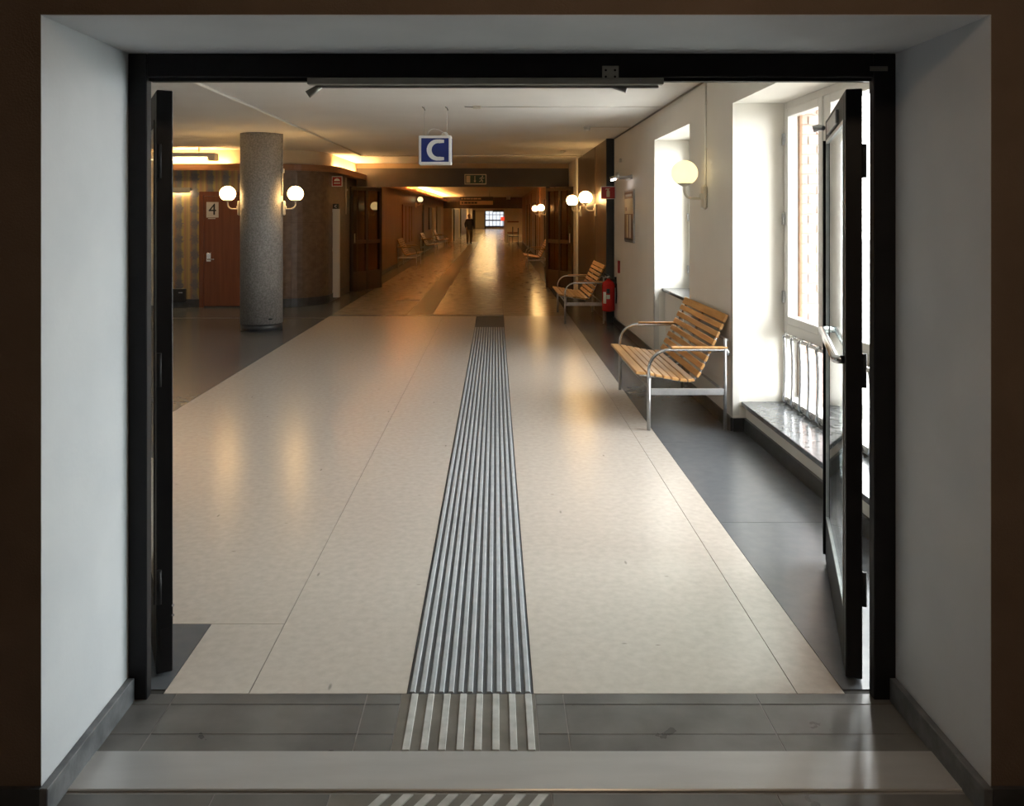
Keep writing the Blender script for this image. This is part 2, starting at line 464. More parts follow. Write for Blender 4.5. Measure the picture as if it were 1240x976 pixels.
# tactile tiles in the doorway
tt = add('tactile_tile', bx(-0.320, 0.134, 2.538, 2.843, -0.006, 0.0), M_TACTTILE, fl)
for i in range(8):
    x = -0.300 + 0.0555 * i + 0.012
    add('tactile_bar', bx(x, x + 0.023, 2.541, 2.84, -0.001, 0.004, bev=0.0015), M_TACTBAR, tt)
tt = add('tactile_tile', bx(-0.468, 0.158, 2.052, 2.350, -0.006, 0.0), M_TACTTILE, fl)
for i in range(8):
    x1 = -0.325 + 0.064 * i
    b = BM(); s = 0.22
    pts = [(x1, 2.347), (x1 + 0.028, 2.347), (x1 + 0.028 - s * 0.64, 2.347 - s), (x1 - s * 0.64, 2.347 - s)]
    pts = [(max(-0.466, px), py) for px, py in pts]
    prism(b, pts[::-1], Matrix.Translation((0, 0, 0.004)), 0.005)
    add('tactile_bar', b, M_TACTBAR, tt)
# steel threshold plate
add('threshold_plate', bx(-1.238, 1.350, 2.362, 2.534, -0.003, 0.006, bev=0.003), M_STEEL, fl)['label'] = 'brushed steel threshold plate'

# ------------------------------------------------------------------ entrance wall and the room behind the camera
b = BM()
box(b, -8.2, OX0, FY0, FY1, 0, 3.1); box(b, OX1, 2.8, FY0, FY1, 0, 3.1); box(b, OX0, OX1, FY0, FY1, OZ, 3.1)
box(b, 2.8, 4.2, FY0, FY1, 0, 3.1)
wf = struct('wall_front', b, M_BROWNWALL, 'dark brown painted wall around the doorway', 'wall')
add('reveal', bx(OX0, OX0 + 0.002, FY0 - 0.001, FY1, 0, OZ), M_REVEAL, wf)['label'] = 'white plastered side of the doorway'
add('reveal', bx(OX1 - 0.002, OX1, FY0 - 0.001, FY1, 0, OZ), M_REVEAL, wf)['label'] = 'white plastered side of the doorway'
add('reveal', bx(OX0 + 0.002, OX1 - 0.002, FY0 - 0.001, FY1, OZ - 0.002, OZ), M_REVEAL, wf)['label'] = 'white plastered head of the doorway'
add('corridor_plaster', (lambda b: (box(b, -8.2, OX0, FY1, FY1 + 0.008, 0, CZ), box(b, OX1, WX, FY1, FY1 + 0.008, 0, CZ), box(b, OX0, OX1, FY1, FY1 + 0.008, OZ, CZ), b)[-1])(BM()), M_CREAM, wf)
b = BM()
box(b, OX0 + 0.002, OX0 + 0.026, FY0 - 0.014, 2.80, 0, 0.08, 0.002); struct('baseboard_left', b, M_SKIRT, 'grey stone skirting at the foot of the white reveal under the hinged leaf edge', 'baseboard')
b = BM()
box(b, OX1 - 0.026, OX1 - 0.002, FY0 - 0.014, 2.80, 0, 0.08, 0.002); struct('baseboard_right', b, M_SKIRT, 'grey stone skirting at the foot of the reveal beside the glazed leaf', 'baseboard')
struct('baseboard_front', box(bx(-4, OX0 + 0.002, FY0 - 0.014, FY0, 0, 0.08), OX1 - 0.002, 4, FY0 - 0.014, FY0, 0, 0.08), M_DARKSKIRT, 'dark skirting along the brown wall', 'baseboard')
struct('wall_entrance', box(box(bx(-4.2, -4.0, -4.2, FY0, 0, 3.1), 4.0, 4.2, -4.2, FY0, 0, 3.1), -4.2, 4.2, -4.4, -4.2, 0, 3.1), M_BROWNWALL, 'brown walls of the entrance room', 'wall')
struct('ceiling_entrance', bx(-4.2, 4.2, -4.4, FY1, 2.95, 3.15), M_CEIL, 'ceiling of the entrance room', 'ceiling')
cl = root('added_ceiling_lamp', (0.55, 0.2, 2.95), label='added round warm ceiling lamp of the entrance room, out of view', cat='lamp')  # added lamp, out of view, that brightens the brown entrance wall
add('base', lathe(BM(), [(0.16, -0.03), (0.16, 0)], 24), M_WHITEPL, cl, True)
add('diffuser', lathe(BM(), [(0, -0.11), (0.09, -0.10), (0.14, -0.06), (0.15, -0.03)], 24), M_ENTRANCE_FILL, cl, True)

# ------------------------------------------------------------------ ceilings
struct('ceiling', bx(-8.2, 2.9, FY1 - 0.1, 19.0, CZ, CZ + 0.3), M_CEIL, 'pale plastered corridor ceiling', 'ceiling')
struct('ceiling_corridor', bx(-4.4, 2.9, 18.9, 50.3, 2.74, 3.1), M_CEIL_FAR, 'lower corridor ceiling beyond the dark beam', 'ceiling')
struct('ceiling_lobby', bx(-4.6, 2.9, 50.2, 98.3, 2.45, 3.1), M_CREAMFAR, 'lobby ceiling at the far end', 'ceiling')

# ------------------------------------------------------------------ right wall with window niches
b = BM()
XO = 2.62
box(b, WX, XO, FY1, N1[0], 0, CZ)
box(b, WX, XO, N1[1], N2[0], 0, CZ)
box(b, WX, XO, N2[1], 19.0, 0, CZ)
for n in (N1, N2): box(b, WX, XO, n[0], n[1], 2.5, CZ)
box(b, 1.91, XO, N1[0], N1[1], 0, 0.19)
box(b, 1.93, XO, N2[0], N2[1], 0, 0.78)
wr = struct('wall_right', b, M_CREAM, 'cream painted wall with two deep window niches', 'wall')
for yy, z1, lx in ((N1[1], 1.25, WX), (N2[1], 1.25, WX)):
    add('corner_guard', (lambda b: (box(b, lx - 0.003, lx + 0.05, yy - 0.003, yy, 0.12, z1), box(b, lx - 0.003, lx, yy - 0.003, yy + 0.05, 0.12, z1), b)[-1])(BM()), M_WINFRAME, wr)
b = BM()
box(b, WX - 0.018, WX, N1[1], N2[0], 0, 0.10, 0.002); box(b, WX - 0.018, WX, N2[1], 12.6, 0, 0.10, 0.002)
box(b, WX, 1.91, N1[1] - 0.018, N1[1], 0, 0.10); box(b, 1.892, 1.91, N1[0], N1[1], 0, 0.10); box(b, 1.912, 1.93, N2[0], N2[1], 0, 0.10)
struct('baseboard_window', b, M_DARKSKIRT, 'dark stone skirting along the cream window wall', 'baseboard')
struct('trim_1', bx(1.875, 2.24, N1[0], N1[1], 0.19, 0.225, bev=0.004), M_SILL, 'polished grey stone sill of the low window niche', 'window sill')
struct('trim_2', bx(1.895, 2.24, N2[0], N2[1], 0.78, 0.815, bev=0.004), M_SILL, 'grey stone sill of the high window niche behind the bench', 'window sill')

def window(name, y0, y1, z0, z1, guard, label):
    X0, X1 = 2.20, 2.28
    r = root(name, (2.24, (y0 + y1) / 2, z0), label=label, cat='window', kind='structure')
    f = BM(); fw = 0.055
    box(f, X0, X1, y0, y0 + fw, z0, z1, 0.004); box(f, X0, X1, y1 - fw, y1, z0, z1, 0.004)
    box(f, X0, X1, y0 + fw, y1 - fw, z1 - fw, z1, 0.004); box(f, X0, X1, y0 + fw, y1 - fw, z0, z0 + 0.05, 0.004)
    add('window_frame', f, M_WINFRAME, r)
    nb = max(2, round((y1 - y0) / 0.82)); stp = (y1 - y0) / nb
    mids = [y0 + stp * i for i in range(1, nb)]
    for ym in mids: add('mullion', bx(X0, X1, ym - 0.04, ym + 0.04, z0 + 0.05, z1 - fw, bev=0.004), M_WINFRAME, r)
    edges = [y0 + fw] + [v for ym in mids for v in (ym - 0.04, ym + 0.04)] + [y1 - fw]
    bays = list(zip(edges[0::2], edges[1::2]))
    zt = z0
    if guard:
        zt = 0.80
        for a, c in bays:
            add('transom', bx(X0, X1, a, c, zt - 0.05, zt + 0.03, bev=0.004), M_WINFRAME, r)
            add('lower_pane', bx(2.235, 2.241, a, c, z0 + 0.05, zt - 0.05), M_GLASS, r)
    for a, c in bays:
        s = BM(); sw = 0.06; za, zb = zt + (0.03 if guard else 0.05), z1 - fw
        box(s, X0 - 0.012, X1 - 0.02, a, a + sw, za, zb, 0.004); box(s, X0 - 0.012, X1 - 0.02, c - sw, c, za, zb, 0.004)
        box(s, X0 - 0.012, X1 - 0.02, a + sw, c - sw, za, za + sw, 0.004); box(s, X0 - 0.012, X1 - 0.02, a + sw, c - sw, zb - sw, zb, 0.004)
        so = add('sash', s, M_WINFRAME, r)
        add('pane', bx(2.227, 2.233, a + sw, c - sw, za + sw, zb - sw), M_GLASS, so)
    for zh in (1.03, 1.62, 2.22):
        if zh > z0 + 0.1: add('hinge', bx(X0 - 0.03, X0 - 0.012, y1 - fw - 0.012, y1 - fw + 0.018, zh - 0.045, zh + 0.045, bev=0.003), M_SATIN, r)
    if guard:
        for zz in (0.735, 0.27):
            add('guard_rail', bx(X0 - 0.014, X0, y0 + 0.03, y1 - 0.03, zz - 0.012, zz + 0.012), M_WINFRAME, r)
        n = 20
        for i in range(n):
            yb = y1 - 0.12 - i * (y1 - y0 - 0.2) / (n - 1)
            pts = [(X0 - 0.012, yb, 0.752), (X0 - 0.030, yb, 0.760), (X0 - 0.044, yb, 0.742), (X0 - 0.038, yb, 0.70), (X0 - 0.034, yb, 0.60),
                   (X0 - 0.032, yb, 0.50), (X0 - 0.034, yb, 0.40), (X0 - 0.038, yb, 0.31), (X0 - 0.044, yb, 0.268), (X0 - 0.030, yb, 0.250), (X0 - 0.012, yb, 0.256)]
            add('guard_bar', tube(BM(), pts, 0.012, 8), M_CHROME, r)
    return r
window('window_1', N1[0], N1[1], 0.225, 2.50, True, 'white casement window with chrome guard bars below it')
window('window_2', N2[0], N2[1], 0.815, 2.50, False, 'white casement window in the niche behind the slatted bench')
# brick return outside the first window, brick by brick
wb = struct('wall_exterior', bx(2.30, 2.62, N1[1] - 0.028, N1[1] - 0.002, 0.19, 2.5), M_MORTAR, 'red brick outer reveal of the low window', 'wall')
me = None
bw, bh = 0.122, 0.062
zz = 0.235; rowi = 0
while zz + bh < 2.5:
    xs = [2.306, 2.372, 2.504] if rowi % 2 == 0 else [2.306, 2.438, 2.571]
    for x in xs:
        x1 = min(x + (0.056 if x == 2.306 and rowi % 2 == 0 else bw), 2.62); x0 = x
        if x1 - x0 < 0.03: continue
        key = round(x1 - x0, 3)
        bname = 'brick_%s' % key
        if bname not in bpy.data.meshes:
            q = bx(-(x1 - x0) / 2, (x1 - x0) / 2, -0.008, 0.008, 0, bh, bev=0.003)
            mm = bpy.data.meshes.new(bname); q.to_mesh(mm); q.free(); mm.materials.append(M_BRICK)
        o = bpy.data.objects.new('brick', bpy.data.meshes[bname]); COL.objects.link(o)
        o.parent = wb
        o.location = Vector(((x0 + x1) / 2, N1[1] - 0.036 + random.uniform(-0.002, 0.002), zz)) - wb.location
    zz += 0.075; rowi += 1
struct('trim_3', bx(2.286, 2.304, N1[1] - 0.10, N1[1] - 0.03, 0.25, 2.48), M_BROWNTRIM, 'brown timber casing outside the low window', 'trim')
struct('ground_outside', bx(2.63, 40, -10, 70, -0.6, -0.45), M_PAVE, 'pale paving outside the windows', 'ground')

# ------------------------------------------------------------------ dark wall panels and right wall beyond
b = BM(); box(b, 1.70, WX, 12.62, 14.07, 0.0, CZ, 0.004)
p1 = struct('wall_panel', b, M_DARKVEN, 'dark brown full-height wall panel beside the fire extinguisher', 'wall panel')
p2 = struct('wall_panel', bx(1.70, WX, 14.12, 17.0, 0.0, CZ, bev=0.004), M_DARKVEN, 'dark brown full-height wall panel next to the dark beam', 'wall panel')
add('edge_strip', bx(1.69, WX, 12.585, 12.62, 0, CZ), surf('blue_black_edge', (0.012, 0.016, 0.020), None, 0.5), p1)
wrf = struct('wall_corridor', bx(1.62, 2.8, 18.9, 50.2, 0, 3.0), M_VENEER, 'brown veneered corridor wall beyond the beam', 'wall')
for k, (ya, yb) in enumerate(((26.8, 27.6), (33, 36), (38.5, 40), (42, 44))):
    add('veneer_door', bx(1.585, 1.62, ya, yb, 0.02, 2.15, bev=0.01), (M_DARKFRAME if k == 0 else M_DARKVEN), wrf)
for ya in (20.5, 22.5, 24.5, 30.2, 31.8, 37.2, 41, 45.5, 47.5):
    add('batten', bx(1.60, 1.62, ya, ya + 0.06, 0.0, 2.6), M_CORNICE, wrf)
add('light_infill', bx(1.66, WX, 17.0, 18.9, 0, CZ), M_CREAM, wr)

# ------------------------------------------------------------------ left: side hall, rounded corner, corridor wall
struct('wall_left', bx(-8.2, -8.0, FY1, BY + 0.2, 0, CZ), M_CREAM, 'far side wall of the side hall', 'wall')
C0, RAD = Vector((LX - 0.9, BY + 0.9, 0)), 0.9
arc = [(C0.x + RAD * math.sin(a), C0.y - RAD * math.cos(a)) for a in [R(90) * i / 14 for i in range(15)]]
full = [(-8.0, BY)] + arc + [(LX, 19.0)]
wbk = struct('wall_back', ribbon(BM(), full, 0, CZ, 0.25), surf('upper_wall_paint', (0.62, 0.53, 0.38), (0.66, 0.57, 0.41), 0.7), 'back wall of the side hall with a rounded corner', 'wall')
def panels(path, z0, z1, m, name='panel', th=-0.02):
    return add(name, ribbon(BM(), path, z0, z1, th), m, wbk)
Zc = 2.47
add('panel_backing', ribbon(BM(), [(-4.44, BY)] + arc + [(LX, 18.6)], 0.14, Zc, -0.012), M_DARKVEN, wbk)
flat = [(-4.43, BY), (arc[0][0] - 0.004, BY)]
for z0, z1 in ((0.15, 1.505), (1.511, Zc)):
    panels(flat, z0, z1, M_BROWNPANEL)
    panels(arc[0:5], z0, z1, M_BROWNPANEL); panels([arc[4]] + arc[5:10], z0, z1, M_BROWNPANEL)
    panels([arc[9]] + arc[10:] + [(LX, 16.1)], z0, z1, M_BROWNPANEL)
    panels([(LX, 16.106), (LX, 17.3)], z0, z1, M_BROWNPANEL); panels([(LX, 17.306), (LX, 18.6)], z0, z1, M_BROWNPANEL)
add('wallpaper', bx(-8.0, -4.435, BY - 0.006, BY, 0.15, Zc), M_WALLPAPER, wbk)['label'] = 'striped floral wallpaper in ochre and grey'
struct('baseboard_back', ribbon(BM(), full[:-1] + [(LX, 18.6)], 0, 0.15, -0.03), M_DARKSKIRT, 'dark skirting around the rounded corner', 'baseboard')
# oak cornice with cove
def cornice(path, label):
    b = ribbon(BM(), path, Zc - 0.02, Zc + 0.005, -0.24)
    n = len(path); P = [Vector((p[0], p[1], 0)) for p in path]; off = []
    for i in range(n):
        t = (P[min(i + 1, n - 1)] - P[max(i - 1, 0)]).normalized()
        off.append(P[i] - Vector((-t.y, t.x, 0)) * 0.22)
    ribbon(b, off, Zc - 0.04, Zc + 0.075, -0.022)
    return b
struct('trim_4', cornice([(-8.0, BY)] + arc + [(LX, 18.65)], ''), M_CORNICE, 'varnished wooden cornice hiding the cove lights of the side hall', 'cornice')
struct('trim_5', cornice([(LX, 19.1), (LX, 49.9)], ''), M_CORNICE, 'varnished wooden cornice with cove lights along the corridor', 'cornice')
# cove tubes lie on the cornice
def cove(p0, p1, label, tm=M_TUBE):
    p0, p1 = Vector(p0), Vector(p1)
    r = root('fluorescent_batten', ((p0 + p1) / 2), label=label, cat='light', group='cove lights on the cornice')
    d = (p1 - p0).normalized()
    a = math.atan2(d.y, d.x); Lh = (p1 - p0).length / 2
    r.rotation_euler.z = a
    add('housing', bx(-Lh, Lh, -0.025, 0.025, 0, 0.03), M_WHITEPL, r, True)
    add('tube', tube(BM(), [(-Lh + 0.02, 0, 0.048), (Lh - 0.02, 0, 0.048)], 0.014, 8), tm, r, True)
    for s in (-1, 1): add('lamp_holder', bx(s * Lh - 0.012, s * Lh + 0.012, -0.02, 0.02, 0.02, 0.066), M_WHITEPL, r, True)
zc = Zc + 0.006
LB = 'fluorescent batten lying hidden on the cornice of the side hall'
cove((-7.4, BY - 0.11, zc), (-6.2, BY - 0.11, zc), LB)
cove((-5.9, BY - 0.11, zc), (-4.7, BY - 0.11, zc), LB)
cove((LX + 0.11, 16.0, zc), (LX + 0.11, 17.2, zc), LB)
cove((LX + 0.11, 17.3, zc), (LX + 0.11, 18.5, zc), LB)
for y in (20.5, 22.2, 23.9, 25.6, 27.3, 29.0, 30.7, 33.0, 35.4, 37.8, 40.2, 42.6, 45.0, 47.2):
    cove((LX + 0.11, y, zc), (LX + 0.11, y + 1.3, zc), 'fluorescent batten lying hidden on the corridor cornice', M_TUBE_FAR)
wc = struct('wall_passage', bx(-4.4, LX, 18.9, 50.2, 0, 3.0), M_VENEER, 'brown veneered passage wall under the cornice', 'wall')
struct('baseboard_passage', box(bx(LX, LX + 0.015, 18.9, 50.2, 0, 0.1), 1.605, 1.62, 18.9, 50.2, 0, 0.1), M_DARKSKIRT, 'dark skirting of the far corridor', 'baseboard')
for k, (ya, yb, za, zb, m) in enumerate(((27.8, 31.6, 0.62, 2.0, M_DOORWOOD), (35.6, 36.2, 0.0, 2.1, M_DARKFRAME), (38.9, 40.4, 0.95, 2.0, M_BLACKPL),
                                  (41.0, 42.4, 0.3, 2.0, M_CREAMFAR), (44, 47, 0.1, 2.1, M_DARKVEN))):
    q = add('wall_board', bx(LX, LX + 0.04, ya, yb, za, zb, bev=0.008), m, wc)
    if k == 0:
        for yy in (28.6, 29.7, 30.6): add('board_strip', bx(LX + 0.04, LX + 0.06, yy, yy + 0.12, za + 0.05, zb - 0.05), M_VENEER, q)

# door with number 4
d4 = root('door_3', (-4.80, BY - 0.03, 0), label='red-brown wooden door with a paper number four', cat='door', kind='structure')
b = BM()
box(b, -5.26, -5.18, BY - 0.05, BY - 0.007, 0, 2.06, 0.004); box(b, -4.45, -4.37, BY - 0.05, BY - 0.021, 0, 2.06, 0.004); box(b, -5.18, -4.45, BY - 0.05, BY - 0.007, 1.98, 2.06, 0.004)
add('door_frame', b, M_DOORWOOD, d4)
lf = add('door_leaf', bx(-5.175, -4.455, BY - 0.042, BY - 0.032, 0.03, 1.975, bev=0.003), M_DOORWOOD, d4)
hp = add('handle_plate', bx(-5.13, -5.05, BY - 0.05, BY - 0.042, 0.82, 0.97, bev=0.003), M_CHROME, lf)
add('lever_handle', tube(BM(), [(-5.09, BY - 0.05, 0.86), (-5.09, BY - 0.10, 0.86), (-5.06, BY - 0.105, 0.86), (-4.97, BY - 0.105, 0.86)], 0.011, 8), M_CHROME, lf)
ns = tag(add('number_sign', bx(-5.13, -4.915, BY - 0.047, BY - 0.043, 1.60, 1.875), M_PAPER), 'white paper sign reading 4 taped on the wooden door', 'sign')
def text(body, size, M, mat, parent, name='lettering', depth=0.002):
    c = bpy.data.curves.new('txt', 'FONT'); c.body = body; c.size = size; c.extrude = depth
    c.align_x = 'CENTER'; c.align_y = 'CENTER'
    o = bpy.data.objects.new('txt', c); COL.objects.link(o)
    bpy.context.view_layer.update()
    me_ = bpy.data.meshes.new_from_object(o.evaluated_get(bpy.context.evaluated_depsgraph_get()))
    bpy.data.objects.remove(o)
    bm_ = BM(); bm_.from_mesh(me_); bm_.transform(M)
    return add(name, bm_, mat, parent)
FACE = Matrix.Rotation(R(90), 4, 'X')   # text facing -Y
text('4', 0.29, Matrix.Translation((-5.02, BY - 0.0475, 1.735)) @ FACE, M_BLACKPL, ns, 'numeral')
add('tape_strip', bx(-5.10, -4.97, BY - 0.046, BY - 0.043, 1.575, 1.59), M_PAPER, ns)

# strip light above the wallpaper and heater box
sl = root('wall_strip_light', (-5.75, BY - 0.007, 2.06), label='grey strip light over the lit wallpaper', cat='light')
add('housing', bx(-6.4, -5.40, BY - 0.10, BY - 0.007, 2.075, 2.13, bev=0.005), M_OLIVE, sl)
add('front_lip', bx(-6.4, -5.40, BY - 0.106, BY - 0.096, 2.035, 2.13), M_OLIVE, sl)
add('tube', tube(BM(), [(-6.37, BY - 0.06, 2.058), (-5.43, BY - 0.06, 2.058)], 0.014, 8), emit('strip_tube', (1.0, 0.74, 0.40), 24.0), sl)
hb = root('heater_box', (-5.70, BY - 0.1, 0.10), label='black heater box low on the wallpaper wall', cat='heater')
add('body', bx(-6.2, -5.49, BY - 0.11, BY - 0.03, 0.10, 0.34, bev=0.008), M_BLACKPL, hb)
add('badge', bx(-5.60, -5.53, BY - 0.113, BY - 0.11, 0.265, 0.28), M_SATIN, hb)
bf = root('ceiling_batten', (-5.7, 14.2, 2.58), label='white batten light hanging below the ceiling by the wallpaper wall', cat='light')
add('housing', bx(-6.8, -4.92, 14.10, 14.32, 2.64, 2.71, bev=0.006), M_WHITEPL, bf)
add('tube', tube(BM(), [(-6.75, 14.25, 2.60), (-5.0, 14.25, 2.60)], 0.016, 8), emit('batten_tube', (1.0, 0.80, 0.48), 6.0), bf)
add('end_cap', bx(-4.92, -4.80, 14.10, 14.32, 2.58, 2.71, bev=0.006), M_WHITEPL, bf)
for x in (-6.5, -5.1): add('suspension', bx(x - 0.01, x + 0.01, 14.20, 14.22, 2.71, CZ), M_SATIN, bf)

# small things on the rounded wall
du = root('cable_duct', (LX + 0.09, 15.9, 0.05), label='white upright cable duct with a black plate on the rounded brown wall', cat='duct')
add('duct', bx(LX + 0.021, LX + 0.15, 15.86, 15.95, 0.06, 1.76, bev=0.004), M_WHITEPL, du)
add('plate', bx(LX + 0.03, LX + 0.14, 15.85, 15.93, 1.765, 1.86), M_BLACKPL, du)
add('plate_mark', tube(BM(), [(LX + 0.10, 15.849, 1.835), (LX + 0.07, 15.849, 1.828), (LX + 0.065, 15.849, 1.80), (LX + 0.10, 15.849, 1.79)], 0.006, 6), M_LETTER, du)
for z in (0.15, 0.95, 1.70): add('bracket', bx(LX + 0.005, LX + 0.021, 15.84, 15.88, z, z + 0.06), M_WHITEPL, du)
fs = root('alarm_sign', (LX + 0.12, 15.8, 2.19), label='small red and white fire alarm sign projecting from the rounded wall', cat='sign')
add('board', bx(LX + 0.02, LX + 0.22, 15.795, 15.805, 2.19, 2.385), M_SIGNW, fs)
add('red_field', bx(LX + 0.032, LX + 0.208, 15.791, 15.795, 2.202, 2.372), M_RED, fs)
dome = [(0.055 * math.cos(R(180) * i / 10), 0.05 * math.sin(R(180) * i / 10)) for i in range(11)]
add('bell_symbol', prism(BM(), dome, Matrix.Translation((LX + 0.12, 15.787, 2.295)) @ FACE, 0.004), M_SIGNW, fs)
add('text_bar', bx(LX + 0.06, LX + 0.18, 15.787, 15.791, 2.245, 2.265), M_PAPER, fs)
cp = root('wall_conduit', (LX + 0.04, 17.2, 1.65), label='pale upright conduit on the brown wall before the dark door', cat='conduit')
add('pipe', tube(BM(), [(LX + 0.035, 17.2, 1.66), (LX + 0.035, 17.2, 2.42)], 0.016, 8), M_IVORY, cp)
add('clip', bx(LX + 0.02, LX + 0.07, 17.18, 17.22, 2.15, 2.19), M_IVORY, cp)

# ------------------------------------------------------------------ column
CX, CY, CR = -3.37, 11.9, 0.298
col = root('column', (CX, CY, 0), label='round grey rendered column carrying two globe lamps', cat='column', kind='structure')
add('shaft', lathe(BM(), [(CR, 0.10), (CR, CZ)], 56, (CX, CY, 0)), M_TERRAZZO, col)
add('plinth', lathe(BM(), [(CR - 0.008, 0.0), (CR - 0.008, 0.10)], 56, (CX, CY, 0)), M_DARKSKIRT, col)
add('vent_slot', bx(CX + 0.17, CX + 0.22, CY - 0.26, CY - 0.22, 0.17, 0.185), M_BLACKPL, col)
cc = root('column_conduit', (CX + CR + 0.01, CY - 0.04, 1.95), label='thin grey conduit running up the grey column', cat='conduit')
add('pipe', tube(BM(), [(CX + CR + 0.012, CY - 0.04, 1.92), (CX + CR + 0.012, CY - 0.04, CZ)], 0.010, 8), M_TERRAZZO, cc)
add('junction_box', bx(CX + CR - 0.01, CX + CR + 0.035, CY - 0.075, CY - 0.005, 2.25, 2.31, bev=0.004), M_TERRAZZO, cc)

# ------------------------------------------------------------------ globe wall lamps
def globe_lamp(x, y, z, ang, label, soft=False, group='opal globe wall lamps'):
    """local +x points away from the wall; origin at the wall plate centre"""
    r = root('globe_wall_lamp', (x, y, z), ang, label=label, cat='lamp', group=group)
    pl = BM()
    box(pl, 0.0, 0.042, -0.046, 0.046, -0.105, 0.105, 0.016)
    add('wall_plate', pl, M_IVORY, r, True)
    add('switch_box', bx(0.036, 0.06, -0.022, 0.022, -0.02, 0.03, bev=0.006), M_IVORY, r, True)
    pts = [(0.03, 0, -0.01), (0.12, 0, -0.012)] + [(0.12 + 0.07 * math.sin(t), 0, 0.058 - 0.07 * math.cos(t)) for t in [R(90) * i / 7 for i in range(1, 8)]] + [(0.19, 0, 0.10)]
    add('arm', tube(BM(), pts, 0.011, 10), M_IVORY, r, True)
    add('cup', lathe(BM(), [(0.012, 0.09), (0.045, 0.105), (0.062, 0.118), (0.062, 0.122)], 24, (0.19, 0, 0)), M_IVORY, r, True)
    Rg = 0.113; gz = 0.208
    prof = [(0.0, -0.088)] + [(Rg * math.cos(a), (Rg * 0.96) * math.sin(a)) for a in [R(-54 + (144) * i / 16) for i in range(17)]]
    prof[-1] = (0.0, Rg * 0.96)
    g = BM(); lathe(g, [(q, zz + gz) for q, zz in prof], 32, (0.19, 0, 0))
    add('globe', g, M_GLOBE_SOFT if soft else M_GLOBE, r, True)
    return r
globe_lamp(WX, 7.08, 1.80, R(180), 'yellow glowing globe lamp on the cream pier between the niches', True)
globe_lamp(1.70, 13.85, 1.73, R(180), 'bright globe lamp on the dark panel above the farther bench')
globe_lamp(1.70, 16.25, 1.72, R(180), 'bright globe lamp on the dark panel nearest the dark beam')
globe_lamp(CX + CR, CY, 1.745, 0, 'glowing globe lamp on the corridor side of the column')
globe_lamp(CX - CR, CY, 1.745, R(180), 'glowing globe lamp on the door side of the column')
globe_lamp(1.62, 26.0, 1.66, R(180), 'globe lamp on the veneered wall between the slatted bench and the narrow dark door', group='globe lamps of the far corridor')
globe_lamp(1.62, 29.8, 1.66, R(180), 'globe lamp on the veneered wall past the narrow dark door', group='globe lamps of the far corridor')
globe_lamp(LX, 20.3, 1.65, 0, 'globe lamp on the passage wall seen through the door glass', True)
globe_lamp(LX, 32.5, 2.04, 0, 'dim globe lamp high on the passage wall above the benches', True)
lc = root('lamp_conduit', (WX, 7.08, 1.88), label='thin cream conduit from the pier lamp up to the ceiling', cat='conduit')
add('pipe', tube(BM(), [(WX - 0.008, 7.08, 1.875), (WX - 0.008, 7.08, CZ)], 0.008, 8), M_CREAM, lc)
for z in (2.2, 2.6): add('clip', bx(WX - 0.018, WX, 7.06, 7.10, z, z + 0.015), M_CREAM, lc)

# ------------------------------------------------------------------ black door frame and leaves
df = root('trim_6', (0.05, 2.85, 0), label='black steel door frame set in the white reveal', cat='door frame', kind='structure')
JY0, JY1 = 2.806, 2.845
b = bx(OX0 + 0.0, -1.185, JY0, JY1, 0, OZ - 0.002, bev=0.003); add('jamb', b, M_BLACK, df)
b = bx(1.287, OX1, JY0, JY1, 0, OZ - 0.002, bev=0.003); add('jamb', b, M_BLACK, df)
b = bx(-1.185, 1.287, JY0, JY1, 2.118, OZ - 0.002, bev=0.003); box(b, -1.185, 1.287, JY0 + 0.02, JY0 + 0.05, 2.107, 2.118, 0.001); add('head', b, M_BLACK, df)
add('nameplate', bx(1.272, 1.332, JY0 - 0.003, JY0, 2.138, 2.154), M_DARKPL, df)
# closer track
ct = root('closer_track', (0, 2.92, 2.10), label='long grey closer track under the black door head', cat='door closer')
add('track', bx(-0.64, 0.572, JY0 - 0.002, JY0 + 0.028, 2.093, 2.116, bev=0.002), M_OLIVE, ct)
add('slide_rail', bx(-0.60, 0.56, JY0 + 0.03, JY0 + 0.05, 2.086, 2.098), M_SATIN, ct)
bk = add('bracket', bx(0.362, 0.418, JY0 - 0.006, JY0 - 0.001, 2.108, 2.155, bev=0.001), M_OLIVE, ct)
for sx in (0.374, 0.405):
    for sz in (2.118, 2.14): add('screw', lathe(BM(), [(0.004, 0), (0.004, 0.002)], 8, M=Matrix.Translation((sx, JY0 - 0.005, sz)) @ Matrix.Rotation(R(90), 4, 'X')), M_BLACK, bk)
add('screw', lathe(BM(), [(0.005, 0), (0.005, 0.003)], 10, M=Matrix.Translation((0.49, JY0 - 0.002, 2.108)) @ Matrix.Rotation(R(90), 4, 'X')), M_CHROME, ct)
add('arm_stub', tube(BM(), [(-0.60, JY0 + 0.04, 2.094), (-0.645, JY0 + 0.03, 2.062)], [0.010, 0.014], 10), M_OLIVE, ct)
add('arm_stub', tube(BM(), [(0.40, JY0 + 0.04, 2.092), (0.45, JY0 + 0.03, 2.077)], [0.006, 0.010], 10), M_SATIN, ct)

